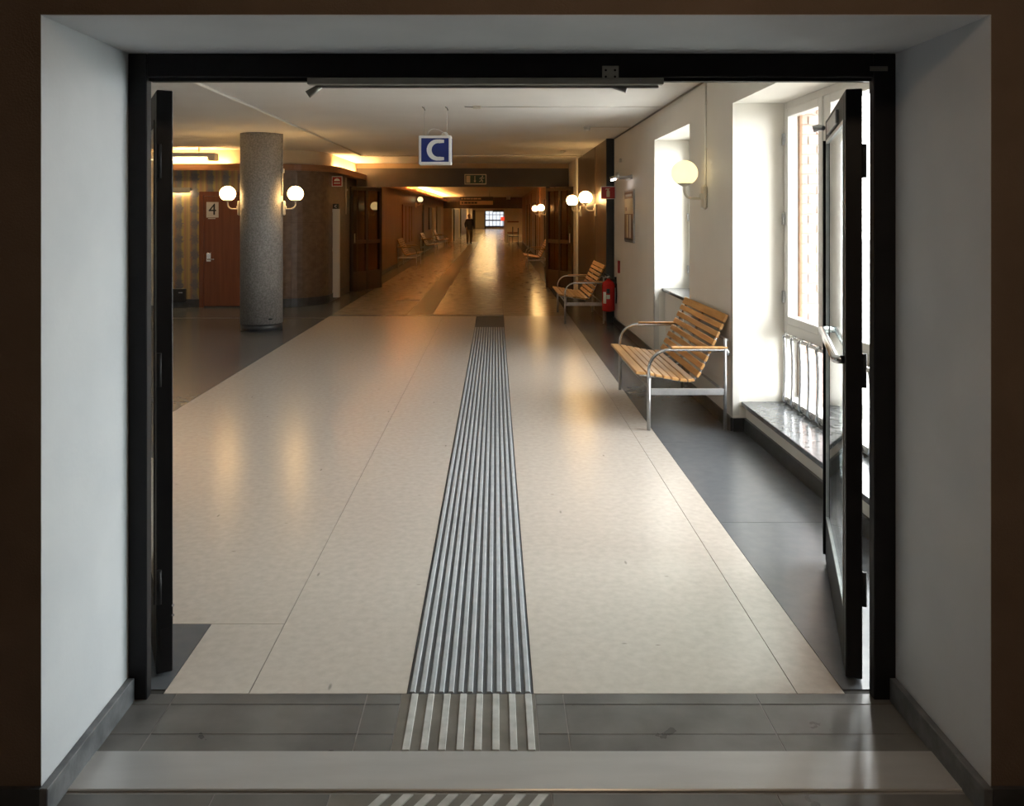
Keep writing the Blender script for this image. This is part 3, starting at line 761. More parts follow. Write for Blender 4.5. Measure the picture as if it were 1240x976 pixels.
def leaf(name, loc, ang, width, side, label, handle):
    """glazed steel leaf: local x along the width, thickness from y=0 to y=side*0.055"""
    r = root(name, loc, ang, label=label, cat='door', kind='structure')
    t0, t1 = sorted((0, side * 0.055)); Z0, Z1 = 0.012, 2.095
    st, bt, kt = 0.085, 0.10, 0.23
    add('stile', bx(0, 0.075, t0, t1, Z0, Z1, bev=0.003), M_BLACK, r, True)
    add('stile', bx(width - st, width, t0, t1, Z0, Z1, bev=0.003), M_BLACK, r, True)
    add('top_rail', bx(0.075, width - st, t0, t1, Z1 - bt, Z1, bev=0.003), M_BLACK, r, True)
    add('kick_rail', bx(0.075, width - st, t0, t1, Z0, kt, bev=0.003), M_BLACK, r, True)
    tm = (t0 + t1) / 2
    add('pane', bx(0.075, width - st, t1 - 0.009, t1 - 0.003, kt, Z1 - bt), M_DOORGLASS, r, True)
    for yy in (t0 + 0.006, t1 - 0.003):
        q = BM()
        box(q, 0.075, 0.09, yy - 0.006, yy + 0.006, kt, Z1 - bt); box(q, width - st - 0.015, width - st, yy - 0.006, yy + 0.006, kt, Z1 - bt)
        box(q, 0.09, width - st - 0.015, yy - 0.006, yy + 0.006, kt, kt + 0.015); box(q, 0.09, width - st - 0.015, yy - 0.006, yy + 0.006, Z1 - bt - 0.015, Z1 - bt)
        add('glazing_bead', q, M_SATIN if handle else M_BLACK, r, True)
    return r, t0, t1
aR = R(90 - 18.2)
rl, t0, t1 = leaf('door_1', (1.240, 2.925, 0), aR, 1.06, -1, 'open black-framed glazed door leaf with a steel push bar', True)
yf = 0.0
pb = add('push_bar', tube(BM(), [(0.04, 0.0, 1.13), (0.04, 0.022, 1.13), (0.055, 0.03, 1.13), (0.85, 0.03, 1.13), (0.865, 0.022, 1.13), (0.865, 0.0, 1.13)], 0.015, 12), M_CHROME, rl, True)
add('edge_bolt', bx(1.04, 1.064, 0.0, 0.012, 0.04, 2.0), M_BLACK, rl, True)
cz = BM(); tube(cz, [(1.03, 0.01, 2.06), (1.05, 0.03, 2.065), (1.055, 0.055, 2.058)], [0.012, 0.016, 0.017], 10)
add('roller_stop', cz, M_SATIN, rl, True)
add('closer_plate', bx(0.30, 0.80, 0.0, 0.012, 2.005, 2.06, bev=0.002), M_SATIN, rl, True)
aL = R(90 + 27)
ll, t0, t1 = leaf('door_2', (-1.207, 2.94, 0), aL, 1.10, -1, 'open black-framed door leaf seen edge-on at the frame', False)
lk = add('lock_plate', bx(-0.002, 0.0, -0.040, -0.015, 0.10, 0.17), M_BLACK, ll, True)
for zz in (0.115, 0.15): add('screw_hole', lathe(BM(), [(0.005, 0), (0.005, 0.002)], 8, M=Matrix.Translation((-0.002, -0.0275, zz)) @ Matrix.Rotation(R(-90), 4, 'Y')), M_CHROME, lk, True)
for zz in (0.16, 0.33, 1.10, 1.84):
    for rt, xk, yk, sgn in ((rl, 1.300, 2.912, -1), (ll, -1.192, 2.925, 1)):
        h = BM(); tube(h, [(xk, yk, zz - 0.06), (xk, yk, zz + 0.06)], 0.009, 10)
        if zz != 0.16: add('hinge', h, M_BLACK, rt)
        else: h.free()

# ------------------------------------------------------------------ slatted benches
def make_bench(L_=1.46):
    r = root('slatted_bench', (0, 0, 0), 0)
    prof = [(-0.055, 0.428, 0.075, 5), (0.022, 0.418, 0.055, 8), (0.085, 0.406, 0.055, 9), (0.148, 0.394, 0.055, 9), (0.211, 0.382, 0.055, 8), (0.274, 0.372, 0.055, 6), (0.336, 0.372, 0.050, -8)]
    back0, back1 = Vector((0.392, 0.415)), Vector((0.600, 0.848))
    n = 8
    for i in range(n):
        p = back0.lerp(back1, i / (n - 1)); prof.append((p.x, p.y, 0.048 if i < n - 1 else 0.066, -(52 + 12 * min(1, i / 2))))
    for dx, z, wdt, ang in prof:
        Mx = Matrix.Translation((dx, L_ / 2, z)) @ Matrix.Rotation(R(ang), 4, 'Y')
        add('slat', box(BM(), -wdt / 2, wdt / 2, -L_ / 2 + 0.035, L_ / 2 - 0.035, -0.011, 0.011, 0.004, Mx), M_SLAT, r, True)
    for yy in (0.10, L_ - 0.10, L_ / 2):
        pts = [(-0.06, yy, 0.410), (0.085, yy, 0.388), (0.21, yy, 0.364), (0.31, yy, 0.352), (0.365, yy, 0.362), (0.405, yy, 0.400), (0.46, yy, 0.51), (0.614, yy, 0.84)]
        add('support_rib', tube(BM(), pts, 0.011, 8), M_CHROME, r, True)
    for yy in (0.0, L_):
        add('leg', tube(BM(), [(0, yy, 0.0), (0, yy, 0.40)], 0.020, 12, squash=0.75), M_SATIN, r, True)
        add('leg', tube(BM(), [(0.585, yy, 0.0), (0.585, yy, 0.70)], 0.018, 12, squash=0.75), M_SATIN, r, True)
        arc_ = [(0.0 + 0.16 - 0.16 * math.cos(t), yy, 0.455 + 0.16 * math.sin(t)) for t in [R(90) * i / 8 for i in range(9)]]
        arm = add('armrest', tube(BM(), [(0, yy, 0.39)] + arc_ + [(0.40, yy, 0.615), (0.60, yy, 0.612), (0.612, yy, 0.60), (0.612, yy, 0.57)], 0.0125, 10), M_CHROME, r, True)
        add('arm_pad', bx(0.17, 0.60, yy - 0.024, yy + 0.024, 0.626, 0.640, bev=0.005), M_SLAT, arm, False) if False else None
        pad = bx(0.17, 0.60, yy - 0.024, yy + 0.024, 0.626, 0.640, bev=0.005)
        add('arm_pad', pad, M_SLAT, r, True)
        add('side_rail', bx(0.015, 0.575, yy - 0.010, yy + 0.010, 0.268, 0.318, bev=0.003), M_SATIN, r, True)
    for dx, z in ((0.02, 0.30), (0.575, 0.30), (0.60, 0.69)):
        add('cross_tube', tube(BM(), [(dx, 0.0, z), (dx, L_, z)], 0.010, 8), M_SATIN, r, True)
    for yy in (0.10, L_ / 2, L_ - 0.10):
        add('strut', tube(BM(), [(0.03, yy, 0.30), (0.03, yy, 0.40)], 0.008, 8), M_SATIN, r, True)
    return r
bench = make_bench()
spots = [((1.175, 6.33, 0), 0, 'slatted wooden bench with chrome armrests on the cream pier'),
         ((1.055, 12.53, 0), 0, 'slatted wooden bench with chrome armrests beside the red fire extinguisher'),
         ((0.96, 24.6, 0), 0, 'slatted bench below the globe lamps of the veneered wall'),
         ((-2.50, 27.6, 0), 180, 'slatted bench at the passage wall below the reddish wall board'),
         ((-2.50, 35.6, 0), 180, 'slatted bench on the passage wall before the narrow dark board'),
         ((-2.50, 42.6, 0), 180, 'slatted bench on the passage wall farthest from the beam')]
for i, (loc, rz, lab) in enumerate(spots):
    o = bench if i == 0 else copy_tree(bench)
    o.location = loc; o.rotation_euler = (0, 0, R(rz))
    tag(o, lab, 'bench', 'slatted benches along the corridor')

# ------------------------------------------------------------------ C sign
cs = root('hanging_sign', (-0.635, 8.8, 2.18), label='blue hanging box sign with a white letter C', cat='sign')
SX0, SX1, SZ0, SZ1, SY = -0.815, -0.468, 2.183, 2.490, 8.76
b = BM(); box(b, SX0, SX1, SY, SY + 0.16, SZ0, SZ1, 0.006)
add('case', b, M_SIGNW, cs)
fp = add('face', bx(SX0 + 0.028, SX1 - 0.028, SY - 0.004, SY + 0.002, SZ0 + 0.028, SZ1 - 0.028), M_BLUE, cs)
add('side_face', bx(SX1 - 0.002, SX1 + 0.003, SY + 0.03, SY + 0.13, SZ0 + 0.028, SZ1 - 0.028), M_BLUE, cs)
cx, czz = (SX0 + SX1) / 2, (SZ0 + SZ1) / 2
ro, ri, xc = 0.112, 0.073, 0.072
oa = [R(a) for a in range(58, 303, 7)]
outer = [(ro * 1.0 * math.cos(a), ro * math.sin(a)) for a in oa]
ia = [R(a) for a in range(302, 57, -7)]
inner = [(ri * 0.98 * math.cos(a) + 0.012, ri * math.sin(a)) for a in ia]
poly = [(xc, ro - 0.004), (0.03, ro)] + [p for p in outer if p[0] < 0.02] + [(0.03, -ro), (xc, -ro + 0.004), (xc, -ri - 0.003), (0.035, -ri)] + [p for p in inner if p[0] < 0.028] + [(0.035, ri), (xc, ri + 0.003)]
b = BM()
prism(b, [(x + 0.024, y) for x, y in poly], Matrix.Translation((cx, SY - 0.0045, czz)) @ FACE, 0.003)
bmesh.ops.triangulate(b, faces=b.faces)
add('letter_c', b, M_LETTER, fp)
for x in (SX0 + 0.05, SX1 - 0.05):
    add('suspension_wire', tube(BM(), [(x, SY + 0.08, SZ1), (x, SY + 0.08, CZ)], 0.0018, 6), M_SATIN, cs)
    add('ceiling_hook', tube(BM(), [(x - 0.02, SY + 0.08, CZ - 0.004), (x, SY + 0.08, CZ - 0.02), (x + 0.012, SY + 0.08, CZ - 0.045)], 0.005, 6), M_DARKPL, cs)
loop = [(SX0 + 0.08 + 0.235 * t, SY + 0.08, SZ1 + 0.078 * math.sin(math.pi * t ** 0.62)) for t in [i / 16 for i in range(17)]]
add('power_cable', tube(BM(), loop, 0.005, 6), M_SIGNW, cs)
loop = [(SX1 - 0.12 + 0.09 * t, SY + 0.08, SZ1 + 0.04 * math.sin(math.pi * t)) for t in [i / 10 for i in range(11)]]
add('power_cable', tube(BM(), loop, 0.006, 6), M_SIGNW, cs)
jb = root('ceiling_junction', (-0.20, 8.84, CZ), label='small cream junction box and thin cable on the ceiling', cat='junction box')
add('box', bx(-0.24, -0.155, 8.80, 8.88, CZ - 0.025, CZ, bev=0.004), M_IVORY, jb)
add('cable', tube(BM(), [(-0.33, 8.84, CZ - 0.004), (-0.24, 8.84, CZ - 0.01)], 0.004, 6), M_DARKPL, jb)
add('cable', tube(BM(), [(-0.155, 8.84, CZ - 0.006), (1.79, 8.84, CZ - 0.006)], 0.004, 6), M_WHITEPL, jb)

# ceiling conduits and detectors
tag(add('ceiling_conduit', tube(BM(), [(-2.585, 2.95, CZ - 0.014), (-2.60, 7.0, CZ - 0.014), (-2.585, 9.4, CZ - 0.016), (-2.60, 11, CZ - 0.014), (-2.60, 15.9, CZ - 0.014)], 0.016, 8), M_WHITEPL), 'white conduit running along the ceiling towards the cove light', 'conduit')
tag(add('ceiling_conduit', tube(BM(), [(-2.60, 16.1, CZ - 0.012), (1.70, 16.1, CZ - 0.012)], 0.013, 8), M_IVORY), 'pale conduit crossing the ceiling in front of the dark beam', 'conduit')
tag(add('ceiling_gap_line', tube(BM(), [(WX - 0.012, 2.95, CZ - 0.012), (WX - 0.012, 12.5, CZ - 0.012)], 0.009, 6), M_DARKPL), 'dark line for the gap between ceiling and cream wall', 'cable')  # thin dark rod drawn for the dark gap at the ceiling joint
for (x, y_, lab) in ((1.21, 10.9, 'white smoke detector on the ceiling with a cable to the cream wall'), (1.22, 14.9, 'white smoke detector on the ceiling between the dark panels and the beam')):
    sd = root('smoke_detector', (x, y_, CZ), label=lab, cat='smoke detector', group='ceiling smoke detectors')
    add('base', lathe(BM(), [(0.05, -0.015), (0.05, 0)], 20), M_WHITEPL, sd, True)
    add('sensor', lathe(BM(), [(0.028, -0.055), (0.04, -0.045), (0.042, -0.015)], 20), M_WHITEPL, sd, True)
    if y_ < 12: add('cable', tube(BM(), [(0.04, 0, -0.006), (0.58, 0, -0.006)], 0.005, 6), M_IVORY, sd, True)

# ------------------------------------------------------------------ right wall fittings
po = root('poster', (WX, 11.1, 1.25), label='framed narrow poster on the cream wall below the picture light', cat='poster')
PY0, PY1, PZ0, PZ1 = 10.72, 11.46, 1.28, 1.98
add('frame', bx(WX - 0.022, WX - 0.001, PY0, PY1, PZ0, PZ1, bev=0.003), M_SATIN, po)
X = WX - 0.0235
pr = add('print', bx(X, X + 0.002, PY0 + 0.03, PY1 - 0.03, PZ0 + 0.03, PZ1 - 0.02), M_CREAMPR, po)
M_POSTBR = surf('poster_brown', (0.16, 0.075, 0.035), (0.22, 0.11, 0.05), 0.4)
X2 = X - 0.0012
add('header_band', bx(X2, X, PY0 + 0.03, PY1 - 0.03, 1.865, 1.955), M_POSTBR, pr)
add('title_bar', bx(X2 - 0.001, X2, PY0 + 0.10, PY1 - 0.12, 1.895, 1.925), M_PAPER, pr)
add('picture', bx(X2, X, PY0 + 0.03, PY1 - 0.03, 1.33, 1.66), M_POSTBR, pr)
add('picture_figure', bx(X2 - 0.001, X2, PY0 + 0.17, PY0 + 0.30, 1.34, 1.65), M_PAPER, pr)
add('picture_figure', bx(X2 - 0.001, X2, PY0 + 0.40, PY0 + 0.52, 1.34, 1.65), M_CREAMPR, pr)
add('emblem', bx(X2, X, PY0 + 0.52, PY0 + 0.62, 1.70, 1.75), M_POSTBR, pr)
add('footer_band', bx(X2, X, PY0 + 0.03, PY1 - 0.03, PZ0 + 0.03, 1.33), M_BLACKPL, pr)
pl_ = root('picture_light', (WX, 11.1, 2.12), label='flat grey picture light projecting above the poster', cat='light')
add('plate', bx(1.57, WX, 10.92, 11.35, 2.135, 2.165, bev=0.004), M_SATIN, pl_)
add('tube', tube(BM(), [(1.59, 10.95, 2.122), (1.59, 11.32, 2.122)], 0.013, 8), M_TUBE_COOL, pl_)
add('wall_bracket', bx(WX - 0.03, WX, 10.90, 11.37, 2.12, 2.18, bev=0.003), M_SATIN, pl_)
dv = root('wall_sensor', (WX, 12.1, 2.2), label='small white sensor box on the cream wall above the red sign', cat='sensor')
add('body', bx(WX - 0.06, WX, 12.05, 12.16, 2.20, 2.27, bev=0.01), M_WHITEPL, dv)
add('cover', bx(WX - 0.03, WX, 11.85, 11.95, 2.40, 2.46, bev=0.006), M_WHITEPL, dv)
es = root('extinguisher_sign', (1.69, 12.4, 1.885), label='red sign with a white extinguisher symbol above the extinguisher', cat='sign')
add('board', bx(1.585, 1.80, 12.395, 12.403, 1.885, 2.075), M_SIGNW, es)
add('red_field', bx(1.593, 1.792, 12.391, 12.395, 1.893, 2.067), M_RED, es)
sym = [(-0.024, -0.062), (0.024, -0.062), (0.024, 0.02), (0.012, 0.04), (0.012, 0.055), (0.03, 0.06), (0.03, 0.066), (-0.03, 0.066), (-0.045, 0.052), (-0.04, 0.048), (-0.012, 0.052), (-0.012, 0.04), (-0.024, 0.02)]
b = prism(BM(), sym, Matrix.Translation((1.69, 12.3885, 1.978)) @ FACE, 0.003); bmesh.ops.triangulate(b, faces=b.faces)
add('symbol', b, M_CREAMPR, es)
add('wall_tab', bx(1.79, WX, 12.395, 12.405, 1.90, 2.06), M_SIGNW, es)
ex = root('fire_extinguisher', (1.688, 12.35, 0.2), label='red fire extinguisher hanging on the cream wall behind the bench', cat='fire extinguisher')
add('cylinder', lathe(BM(), [(0.06, 0.205), (0.088, 0.215), (0.095, 0.235), (0.095, 0.60), (0.085, 0.635), (0.055, 0.662), (0.03, 0.675), (0.03, 0.69)], 32, (1.688, 12.35, 0)), M_EXTRED, ex)
vl = add('valve', lathe(BM(), [(0.022, 0.69), (0.022, 0.735)], 14, (1.688, 12.35, 0)), M_CHROME, ex)
add('lever', tube(BM(), [(1.70, 12.35, 0.735), (1.66, 12.33, 0.755), (1.62, 12.31, 0.77)], 0.010, 8), M_BLACKPL, vl)
add('lever', tube(BM(), [(1.70, 12.35, 0.715), (1.66, 12.33, 0.72), (1.63, 12.32, 0.715)], 0.008, 8), M_CHROME, vl)
add('hose', tube(BM(), [(1.688, 12.33, 0.715), (1.75, 12.28, 0.70), (1.795, 12.27, 0.62), (1.80, 12.28, 0.45), (1.795, 12.29, 0.33)], 0.010, 8), M_BLACKPL, ex)
lb = BM()
for z0, z1, a0, a1 in ((0.33, 0.50, -150, -118),):
    vs0 = [(1.688 + 0.0965 * math.cos(R(a0 + (a1 - a0) * i / 6)), 12.35 + 0.0965 * math.sin(R(a0 + (a1 - a0) * i / 6))) for i in range(7)]
    ribbon(lb, vs0, z0, z1, 0.001)
add('instruction_label', lb, M_PAPER, ex)
lb = BM(); vs0 = [(1.688 + 0.097 * math.cos(R(-114 + 30 * i / 6)), 12.35 + 0.097 * math.sin(R(-114 + 30 * i / 6))) for i in range(7)]
ribbon(lb, vs0, 0.48, 0.55, 0.001); add('black_label', lb, M_BLACKPL, ex)
lb = BM(); ribbon(lb, vs0, 0.40, 0.46, 0.001); add('white_label', lb, M_PAPER, ex)
add('wall_hook', bx(1.775, WX - 0.002, 12.335, 12.365, 0.56, 0.72), M_BLACKPL, ex)
tag(add('alarm_button', bx(WX - 0.03, WX, 11.99, 12.06, 0.80, 0.98, bev=0.005), M_RED), 'small red call box on the cream wall above the extinguisher', 'alarm box')

# ------------------------------------------------------------------ beam, exit sign, corridor doors
bm_ = struct('beam', bx(LX - 0.1, 1.72, 18.7, 19.0, 2.285, CZ), M_BEAM, 'dark painted beam across the corridor', 'beam')
add('light_band', bx(LX - 0.1, 1.72, 18.69, 18.70, 2.70, CZ), surf('tan_band', (0.30, 0.22, 0.14), None, 0.6), bm_)
XS = root('exit_sign', (-0.455, 18.66, 2.33), label='green exit sign with running figure on the dark beam', cat='sign')
ex0, ex1, ez0, ez1, ey = -0.70, -0.205, 2.335, 2.565, 18.63
add('case', bx(ex0, ex1, ey, 18.69, ez0, ez1, bev=0.004), M_CREAMPR, XS)
fc = add('face', bx(ex0 + 0.02, ex1 - 0.02, ey - 0.004, ey, ez0 + 0.02, ez1 - 0.02), M_GREEN, XS)
add('door_symbol', bx(ex0 + 0.04, ex0 + 0.13, ey - 0.007, ey - 0.004, ez0 + 0.035, ez1 - 0.035), M_CREAMPR, fc)
arrow = [(-0.008, 0.075), (0.008, 0.075), (0.008, -0.03), (0.028, -0.03), (0, -0.078), (-0.028, -0.03), (-0.008, -0.03)]
def flat_shape(name, poly, x, y, z, m, par, th=0.003):
    b = prism(BM(), poly, Matrix.Translation((x, y, z)) @ FACE, th); bmesh.ops.triangulate(b, faces=b.faces)
    return add(name, b, m, par)
zc_ = (ez0 + ez1) / 2
flat_shape('arrow_symbol', arrow, ex0 + 0.235, ey - 0.007, zc_, M_CREAMPR, fc)
b = BM(); yq = ey - 0.006; xo = ex0 + 0.385
for p in ([(0.01, 0.04), (0.0, -0.01)], [(0.0, -0.01), (0.03, -0.035), (0.015, -0.075)], [(0.0, -0.01), (-0.02, -0.045), (-0.055, -0.05)], [(0.01, 0.04), (0.045, 0.02), (0.06, 0.035)], [(0.01, 0.04), (-0.03, 0.03), (-0.04, 0.0)]):
    tube(b, [(xo + a, yq, zc_ + c) for a, c in p], 0.009, 6)
lathe(b, [(0, -0.016), (0.012, -0.01), (0.016, 0), (0.012, 0.01), (0, 0.016)], 10, (xo + 0.022, yq, zc_ + 0.068))
add('running_figure', b, M_CREAMPR, fc)

def corridor_leaf(name, loc, ang, label):
    r = root(name, loc, ang, label=label, cat='door', kind='structure')
    W, H, T = 1.19, 2.25, 0.045
    for x0 in (0.0, W / 2 - 0.04, W - 0.08): add('stile', bx(x0, x0 + 0.08, 0, T, 0.01, H, bev=0.004), M_DARKFRAME, r, True)
    for a, c in ((0.08, W / 2 - 0.04), (W / 2 + 0.04, W - 0.08)):
        add('kick_panel', bx(a, c, 0.005, T - 0.005, 0.01, 0.42), M_DARKVEN, r, True)
        add('lock_rail', bx(a, c, 0, T, 1.02, 1.10, bev=0.003), M_DARKVEN, r, True)
        add('top_rail', bx(a, c, 0, T, H - 0.07, H, bev=0.003), M_DARKFRAME, r, True)
        add('pane', bx(a, c, T / 2 - 0.003, T / 2 + 0.003, 0.42, 1.02), M_DIMGLASS, r, True)
        add('pane', bx(a, c, T / 2 - 0.003, T / 2 + 0.003, 1.10, H - 0.07), M_DIMGLASS, r, True)
    return r
kl = corridor_leaf('door_4', (-2.60, 18.66, 0), math.atan2(-1.06, -0.50), 'dark glazed corridor door folded back towards the rounded wall')
add('pull_handle', tube(BM(), [(1.10, 0.07, 1.05), (1.10, 0.07, 1.25)], 0.012, 8), M_IVORY, kl, True)
kr = corridor_leaf('door_5', (1.145, 18.66, 0), math.atan2(-1.07, 0.50), 'dark glazed corridor door folded back against the dark panels')
add('pull_handle', tube(BM(), [(1.10, -0.03, 1.05), (1.10, -0.03, 1.25)], 0.012, 8), M_IVORY, kr, True)
b = BM(); box(b, -2.68, -2.60, 18.7, 18.85, 0, 2.285); struct('trim_7', b, M_DARKFRAME, 'dark door post under the beam on the passage side', 'door post')
b = BM(); box(b, 1.145, 1.225, 18.7, 18.85, 0, 2.285); struct('trim_8', b, M_DARKFRAME, 'dark door post under the beam on the panel side', 'door post')

# ------------------------------------------------------------------ directional sign
ds = root('direction_sign', (-0.80, 36, 2.05), label='two-line hanging direction sign, dark above and cream below', cat='sign')
add('dark_board', bx(-1.55, -0.11, 36, 36.04, 2.27, 2.43, bev=0.004), M_BLACKPL, ds)
add('cream_board', bx(-1.55, -0.11, 36, 36.04, 2.08, 2.255, bev=0.004), surf('cream_sign_board', (0.62, 0.46, 0.26), None, 0.5), ds)
for x, wd in ((-1.48, 0.05), (-1.38, 0.10), (-1.26, 0.16), (-1.08, 0.10), (-0.96, 0.18), (-0.76, 0.13)):
    add('text_mark', bx(x, x + wd, 35.996, 36.0, 2.32, 2.375), M_CREAMPR, ds)
for x, wd in ((-1.47, 0.06), (-1.36, 0.14), (-1.20, 0.12), (-1.06, 0.12), (-0.92, 0.12)):
    add('text_mark', bx(x, x + wd, 35.996, 36.0, 2.13, 2.205), M_BLACKPL, ds)
for x in (-1.4, -0.26): add('hanger', tube(BM(), [(x, 36.02, 2.43), (x, 36.02, 2.74)], 0.008, 6), M_DARKPL, ds)
for x in (-1.4, -0.26): add('hanger', tube(BM(), [(x, 36.02, 2.255), (x, 36.02, 2.27)], 0.008, 6), M_DARKPL, ds)

# ------------------------------------------------------------------ far end
struct('header', bx(-4.4, 1.8, 50.0, 50.25, 2.03, 2.7), M_DARKVEN, 'dark header over the passage to the far lobby', 'beam')
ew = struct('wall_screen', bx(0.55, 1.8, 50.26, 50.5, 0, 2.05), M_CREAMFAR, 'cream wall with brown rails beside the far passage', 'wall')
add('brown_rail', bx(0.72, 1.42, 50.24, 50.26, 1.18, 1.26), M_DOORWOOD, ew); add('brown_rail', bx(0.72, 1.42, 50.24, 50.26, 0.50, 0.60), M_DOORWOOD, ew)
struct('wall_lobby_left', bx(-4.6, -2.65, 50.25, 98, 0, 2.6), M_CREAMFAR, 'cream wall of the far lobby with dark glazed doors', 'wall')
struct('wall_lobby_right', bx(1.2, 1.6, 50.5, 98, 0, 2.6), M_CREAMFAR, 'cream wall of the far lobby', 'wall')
struct('door_6', (lambda b: (box(b, -2.645, -2.58, 52, 58, 0, 2.0), box(b, -2.645, -2.58, 62.0, 74, 0, 2.1), b)[-1])(BM()), M_DARKFRAME, 'dark glazed doors in the far lobby wall', 'door')
b = BM()
box(b, -4.6, -1.20, 97, 97.3, 0, 2.6); box(b, 0.98, 1.6, 97, 97.3, 0, 2.6); box(b, -1.20, 0.98, 97, 97.3, 2.05, 2.6); box(b, -1.2, 0.98, 97, 97.3, 0, 0.16)
fw_ = struct('wall_end', b, M_CREAMFAR, 'cream end wall of the lobby', 'wall')
add('cream_panel', bx(-2.35, -1.30, 96.9, 97, 0.1, 1.95), surf('pale_cream_panel', (0.72, 0.62, 0.42), None, 0.6), fw_)
add('dark_frame', box(bx(-2.65, -2.37, 96.88, 97, 0, 2.2), -1.29, -1.16, 96.88, 97, 0, 2.05), M_DARKFRAME, fw_)
add('dark_canopy', bx(-0.30, 0.98, 96.5, 97, 1.98, 2.2), M_BLACKPL, fw_)
w3 = root('window_3', (-0.1, 97.15, 0.16), label='bright glazed end wall with dark bars at the corridor end', cat='window', kind='structure')
fr = BM()
for x in (-1.18, -0.74, -0.32, 0.10, 0.52, 0.94): box(fr, x - 0.025, x + 0.025, 97.05, 97.15, 0.16, 2.05)
add('mullions', fr, M_DARKPL, w3)
add('transom', bx(-1.2, 0.98, 97.04, 97.16, 0.92, 1.06), M_DARKFRAME, w3)
add('transom', bx(-1.2, 0.98, 97.04, 97.16, 1.62, 1.68), M_DARKFRAME, w3)
add('kick_panel', bx(-1.2, 0.98, 97.04, 97.16, 0.16, 0.34), surf('blue_kick_panel', (0.02, 0.03, 0.18), None, 0.5), w3)
add('pane', bx(-1.2, 0.98, 97.10, 97.106, 0.34, 2.05), glass('far_tinted_glass', (0.22, 0.23, 0.24)), w3)
rp = root('red_noticeboard', (0.85, 96.5, 0), label='red board with added glow on a dark post beside the far glazing', cat='sign')
add('post', bx(0.83, 0.87, 96.5, 96.54, 0, 1.0), M_DARKFRAME, rp)
add('board', bx(0.62, 1.05, 96.46, 96.5, 0.95, 1.38, bev=0.01), emit('red_board_added_glow', (0.8, 0.05, 0.02), 0.6), rp)  # glow put into the red board, which is no lamp
struct('ground_end', bx(-20, 20, 98.5, 130, -0.3, -0.1), M_PAVE, 'pale paving beyond the end glazing', 'ground')
for k, yl in enumerate((56, 66, 78, 90)):  # unseen panel lights added to brighten the far lobby
    ll_ = root('added_lobby_light', (-0.8, yl, 2.45), label='added warm ceiling panel light of the far lobby', cat='light', group='added ceiling lights of the far lobby')
    add('frame', bx(-0.9, 0.9, -0.35, 0.35, -0.03, 0.0), M_WHITEPL, ll_, True)
    add('diffuser', bx(-0.86, 0.86, -0.31, 0.31, -0.045, -0.03), emit('lobby_fill_glow', (1.0, 0.66, 0.28), 15.0), ll_, True)

dl = root('added_downlight', (0.75, 48.4, 2.74), label='warm ceiling light added to brighten the cream screen wall', cat='light')  # added fitting, shaded from view, to light the cream screen wall
add('can', lathe(BM(), [(0.125, 0.0), (0.125, -0.20), (0.115, -0.20), (0.115, -0.03)], 24), M_CEIL_FAR, dl, True)
add('diffuser', lathe(BM(), [(0.0, -0.05), (0.113, -0.05), (0.113, -0.035), (0, -0.035)], 24), emit('added_downlight_glow', (1.0, 0.64, 0.27), 260.0), dl, True)
# dark visitor chair by the screen wall
ch = root('visitor_chair', (1.05, 46.2, 0), label='dark chair standing before the cream screen wall', cat='chair')
add('seat', bx(0.72, 1.30, 45.9, 46.4, 0.42, 0.48, bev=0.01), M_BLACKPL, ch)
add('backrest', bx(1.24, 1.30, 45.9, 46.4, 0.55, 0.92, bev=0.01), M_BLACKPL, ch)
for x in (0.75, 1.27):
    for yy in (45.93, 46.37): add('leg', tube(BM(), [(x, yy, 0), (x, yy, 0.44 if x < 1 else 0.90)], 0.02, 8), M_DARKFRAME, ch)
ch2 = root('visitor_chair', (0.9, 48.6, 0), label='dark chair behind another by the screen wall rails', cat='chair')
add('seat', bx(0.66, 1.1, 48.3, 48.8, 0.42, 0.48, bev=0.01), M_BLACKPL, ch2)
add('backrest', bx(0.98, 1.04, 48.3, 48.8, 0.55, 0.95, bev=0.01), M_BLACKPL, ch2)
for x in (0.69, 1.01):
    for yy in (48.33, 48.77): add('leg', tube(BM(), [(x, yy, 0), (x, yy, 0.44 if x < 0.9 else 0.90)], 0.02, 8), M_DARKFRAME, ch2)

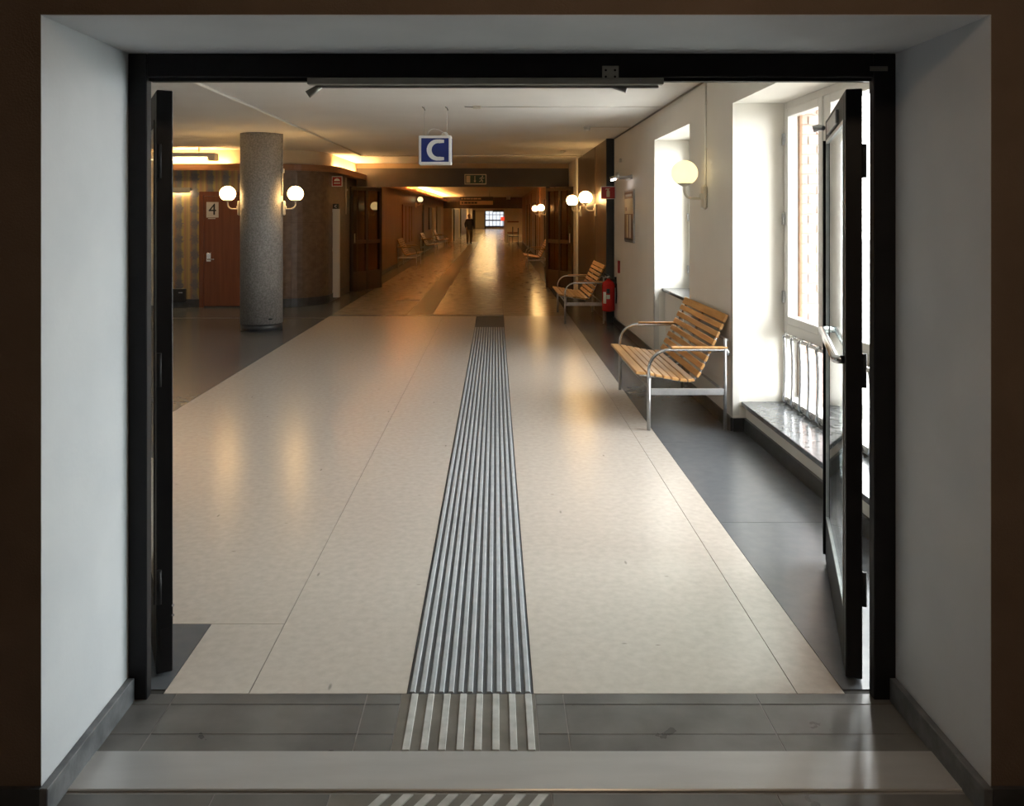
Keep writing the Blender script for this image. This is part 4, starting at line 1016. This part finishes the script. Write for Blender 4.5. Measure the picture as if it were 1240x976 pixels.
# ------------------------------------------------------------------ person far down the corridor
def person(x, y, rz):
    J = {'pel': (0, 0, 0.88), 'wai': (0, 0.01, 1.02), 'che': (0, 0.0, 1.22), 'nek': (0, -0.01, 1.40), 'hd0': (0, -0.02, 1.47), 'hd1': (0, -0.03, 1.56), 'hd2': (0, -0.02, 1.63),
         'hl': (-0.09, 0, 0.84), 'kl': (-0.10, -0.06, 0.46), 'al': (-0.10, 0.02, 0.09), 'tl': (-0.11, -0.13, 0.035),
         'hr': (0.09, 0, 0.84), 'kr': (0.10, 0.02, 0.46), 'ar': (0.10, 0.12, 0.10), 'tr': (0.11, -0.03, 0.035),
         'sl': (-0.16, 0, 1.35), 'el': (-0.22, 0.04, 1.10), 'wl': (-0.20, -0.07, 0.90), 'fl': (-0.19, -0.11, 0.80),
         'sr': (0.16, 0, 1.35), 'er': (0.23, 0.0, 1.10), 'wr': (0.20, -0.14, 0.95), 'fr': (0.17, -0.20, 0.90)}
    rad = {'pel': (.19, .14), 'wai': (.18, .13), 'che': (.20, .14), 'nek': (.055, .055), 'hd0': (.085, .09), 'hd1': (.10, .115), 'hd2': (.075, .09),
           'hl': (.115, .12), 'kl': (.085, .09), 'al': (.065, .065), 'tl': (.038, .028), 'hr': (.115, .12), 'kr': (.085, .09), 'ar': (.065, .065), 'tr': (.038, .028),
           'sl': (.085, .085), 'el': (.07, .07), 'wl': (.032, .03), 'fl': (.03, .022), 'sr': (.085, .085), 'er': (.07, .07), 'wr': (.032, .03), 'fr': (.03, .022)}
    E = [('pel', 'wai'), ('wai', 'che'), ('che', 'nek'), ('nek', 'hd0'), ('hd0', 'hd1'), ('hd1', 'hd2'), ('pel', 'hl'), ('hl', 'kl'), ('kl', 'al'), ('al', 'tl'), ('pel', 'hr'), ('hr', 'kr'), ('kr', 'ar'), ('ar', 'tr'),
         ('che', 'sl'), ('sl', 'el'), ('el', 'wl'), ('wl', 'fl'), ('che', 'sr'), ('sr', 'er'), ('er', 'wr'), ('wr', 'fr')]
    ks = list(J); me_ = bpy.data.meshes.new('body')
    me_.from_pydata([J[k] for k in ks], [(ks.index(a), ks.index(c)) for a, c in E], [])
    o = bpy.data.objects.new('body_tmp', me_); COL.objects.link(o)
    o.modifiers.new('skin', 'SKIN'); o.modifiers.new('sub', 'SUBSURF').levels = 2
    for i, k in enumerate(ks):
        me_.skin_vertices[0].data[i].radius = rad[k]; me_.skin_vertices[0].data[i].use_root = (k == 'pel')
    bpy.context.view_layer.update()
    mm = bpy.data.meshes.new_from_object(o.evaluated_get(bpy.context.evaluated_depsgraph_get()))
    bpy.data.objects.remove(o)
    b = BM(); b.from_mesh(mm)
    for f in b.faces:
        c = f.calc_center_median(); f.smooth = True
        if c.z > 1.40: f.material_index = 0
        elif c.z > 0.80 and not (abs(c.x) > 0.15 and c.z < 0.93): f.material_index = 1
        elif abs(c.x) > 0.15 and c.z > 0.7: f.material_index = 0
        elif c.z > 0.09: f.material_index = 2
        else: f.material_index = 3
    skin = surf('skin', (0.42, 0.22, 0.15), None, 0.5); navy = surf('navy_cloth', (0.012, 0.014, 0.028), None, 0.8)
    tan = surf('tan_cloth', (0.26, 0.15, 0.085), None, 0.8); shoe = surf('dark_shoe', (0.015, 0.012, 0.01), None, 0.5)
    r = root('person', (x, y, 0), rz, label='person in a dark jacket and brown trousers walking down the far corridor', cat='person')
    bo = add('body', b, [skin, navy, tan, shoe], r, True)
    hr = BM()
    lathe(hr, [(0.088, -0.06), (0.098, 0.0), (0.088, 0.05), (0.05, 0.085), (0, 0.095)], 18, (0, 0.015, 1.59))
    add('hair', hr, surf('red_brown_hair', (0.16, 0.045, 0.02), None, 0.6), r, True)
    hd = BM()
    for s in (-1, 1):
        lathe(hd, [(0, -0.008), (0.009, 0), (0, 0.008)], 8, (s * 0.03, -0.112, 1.55))
    lathe(hd, [(0.014, -0.02), (0.006, 0.02)], 8, (0, -0.125, 1.525)); box(hd, -0.02, 0.02, -0.118, -0.10, 1.485, 1.492)
    add('face', hd, surf('face_detail', (0.10, 0.04, 0.03), None, 0.6), r, True)
    return r
person(-1.47, 46.4, R(10))
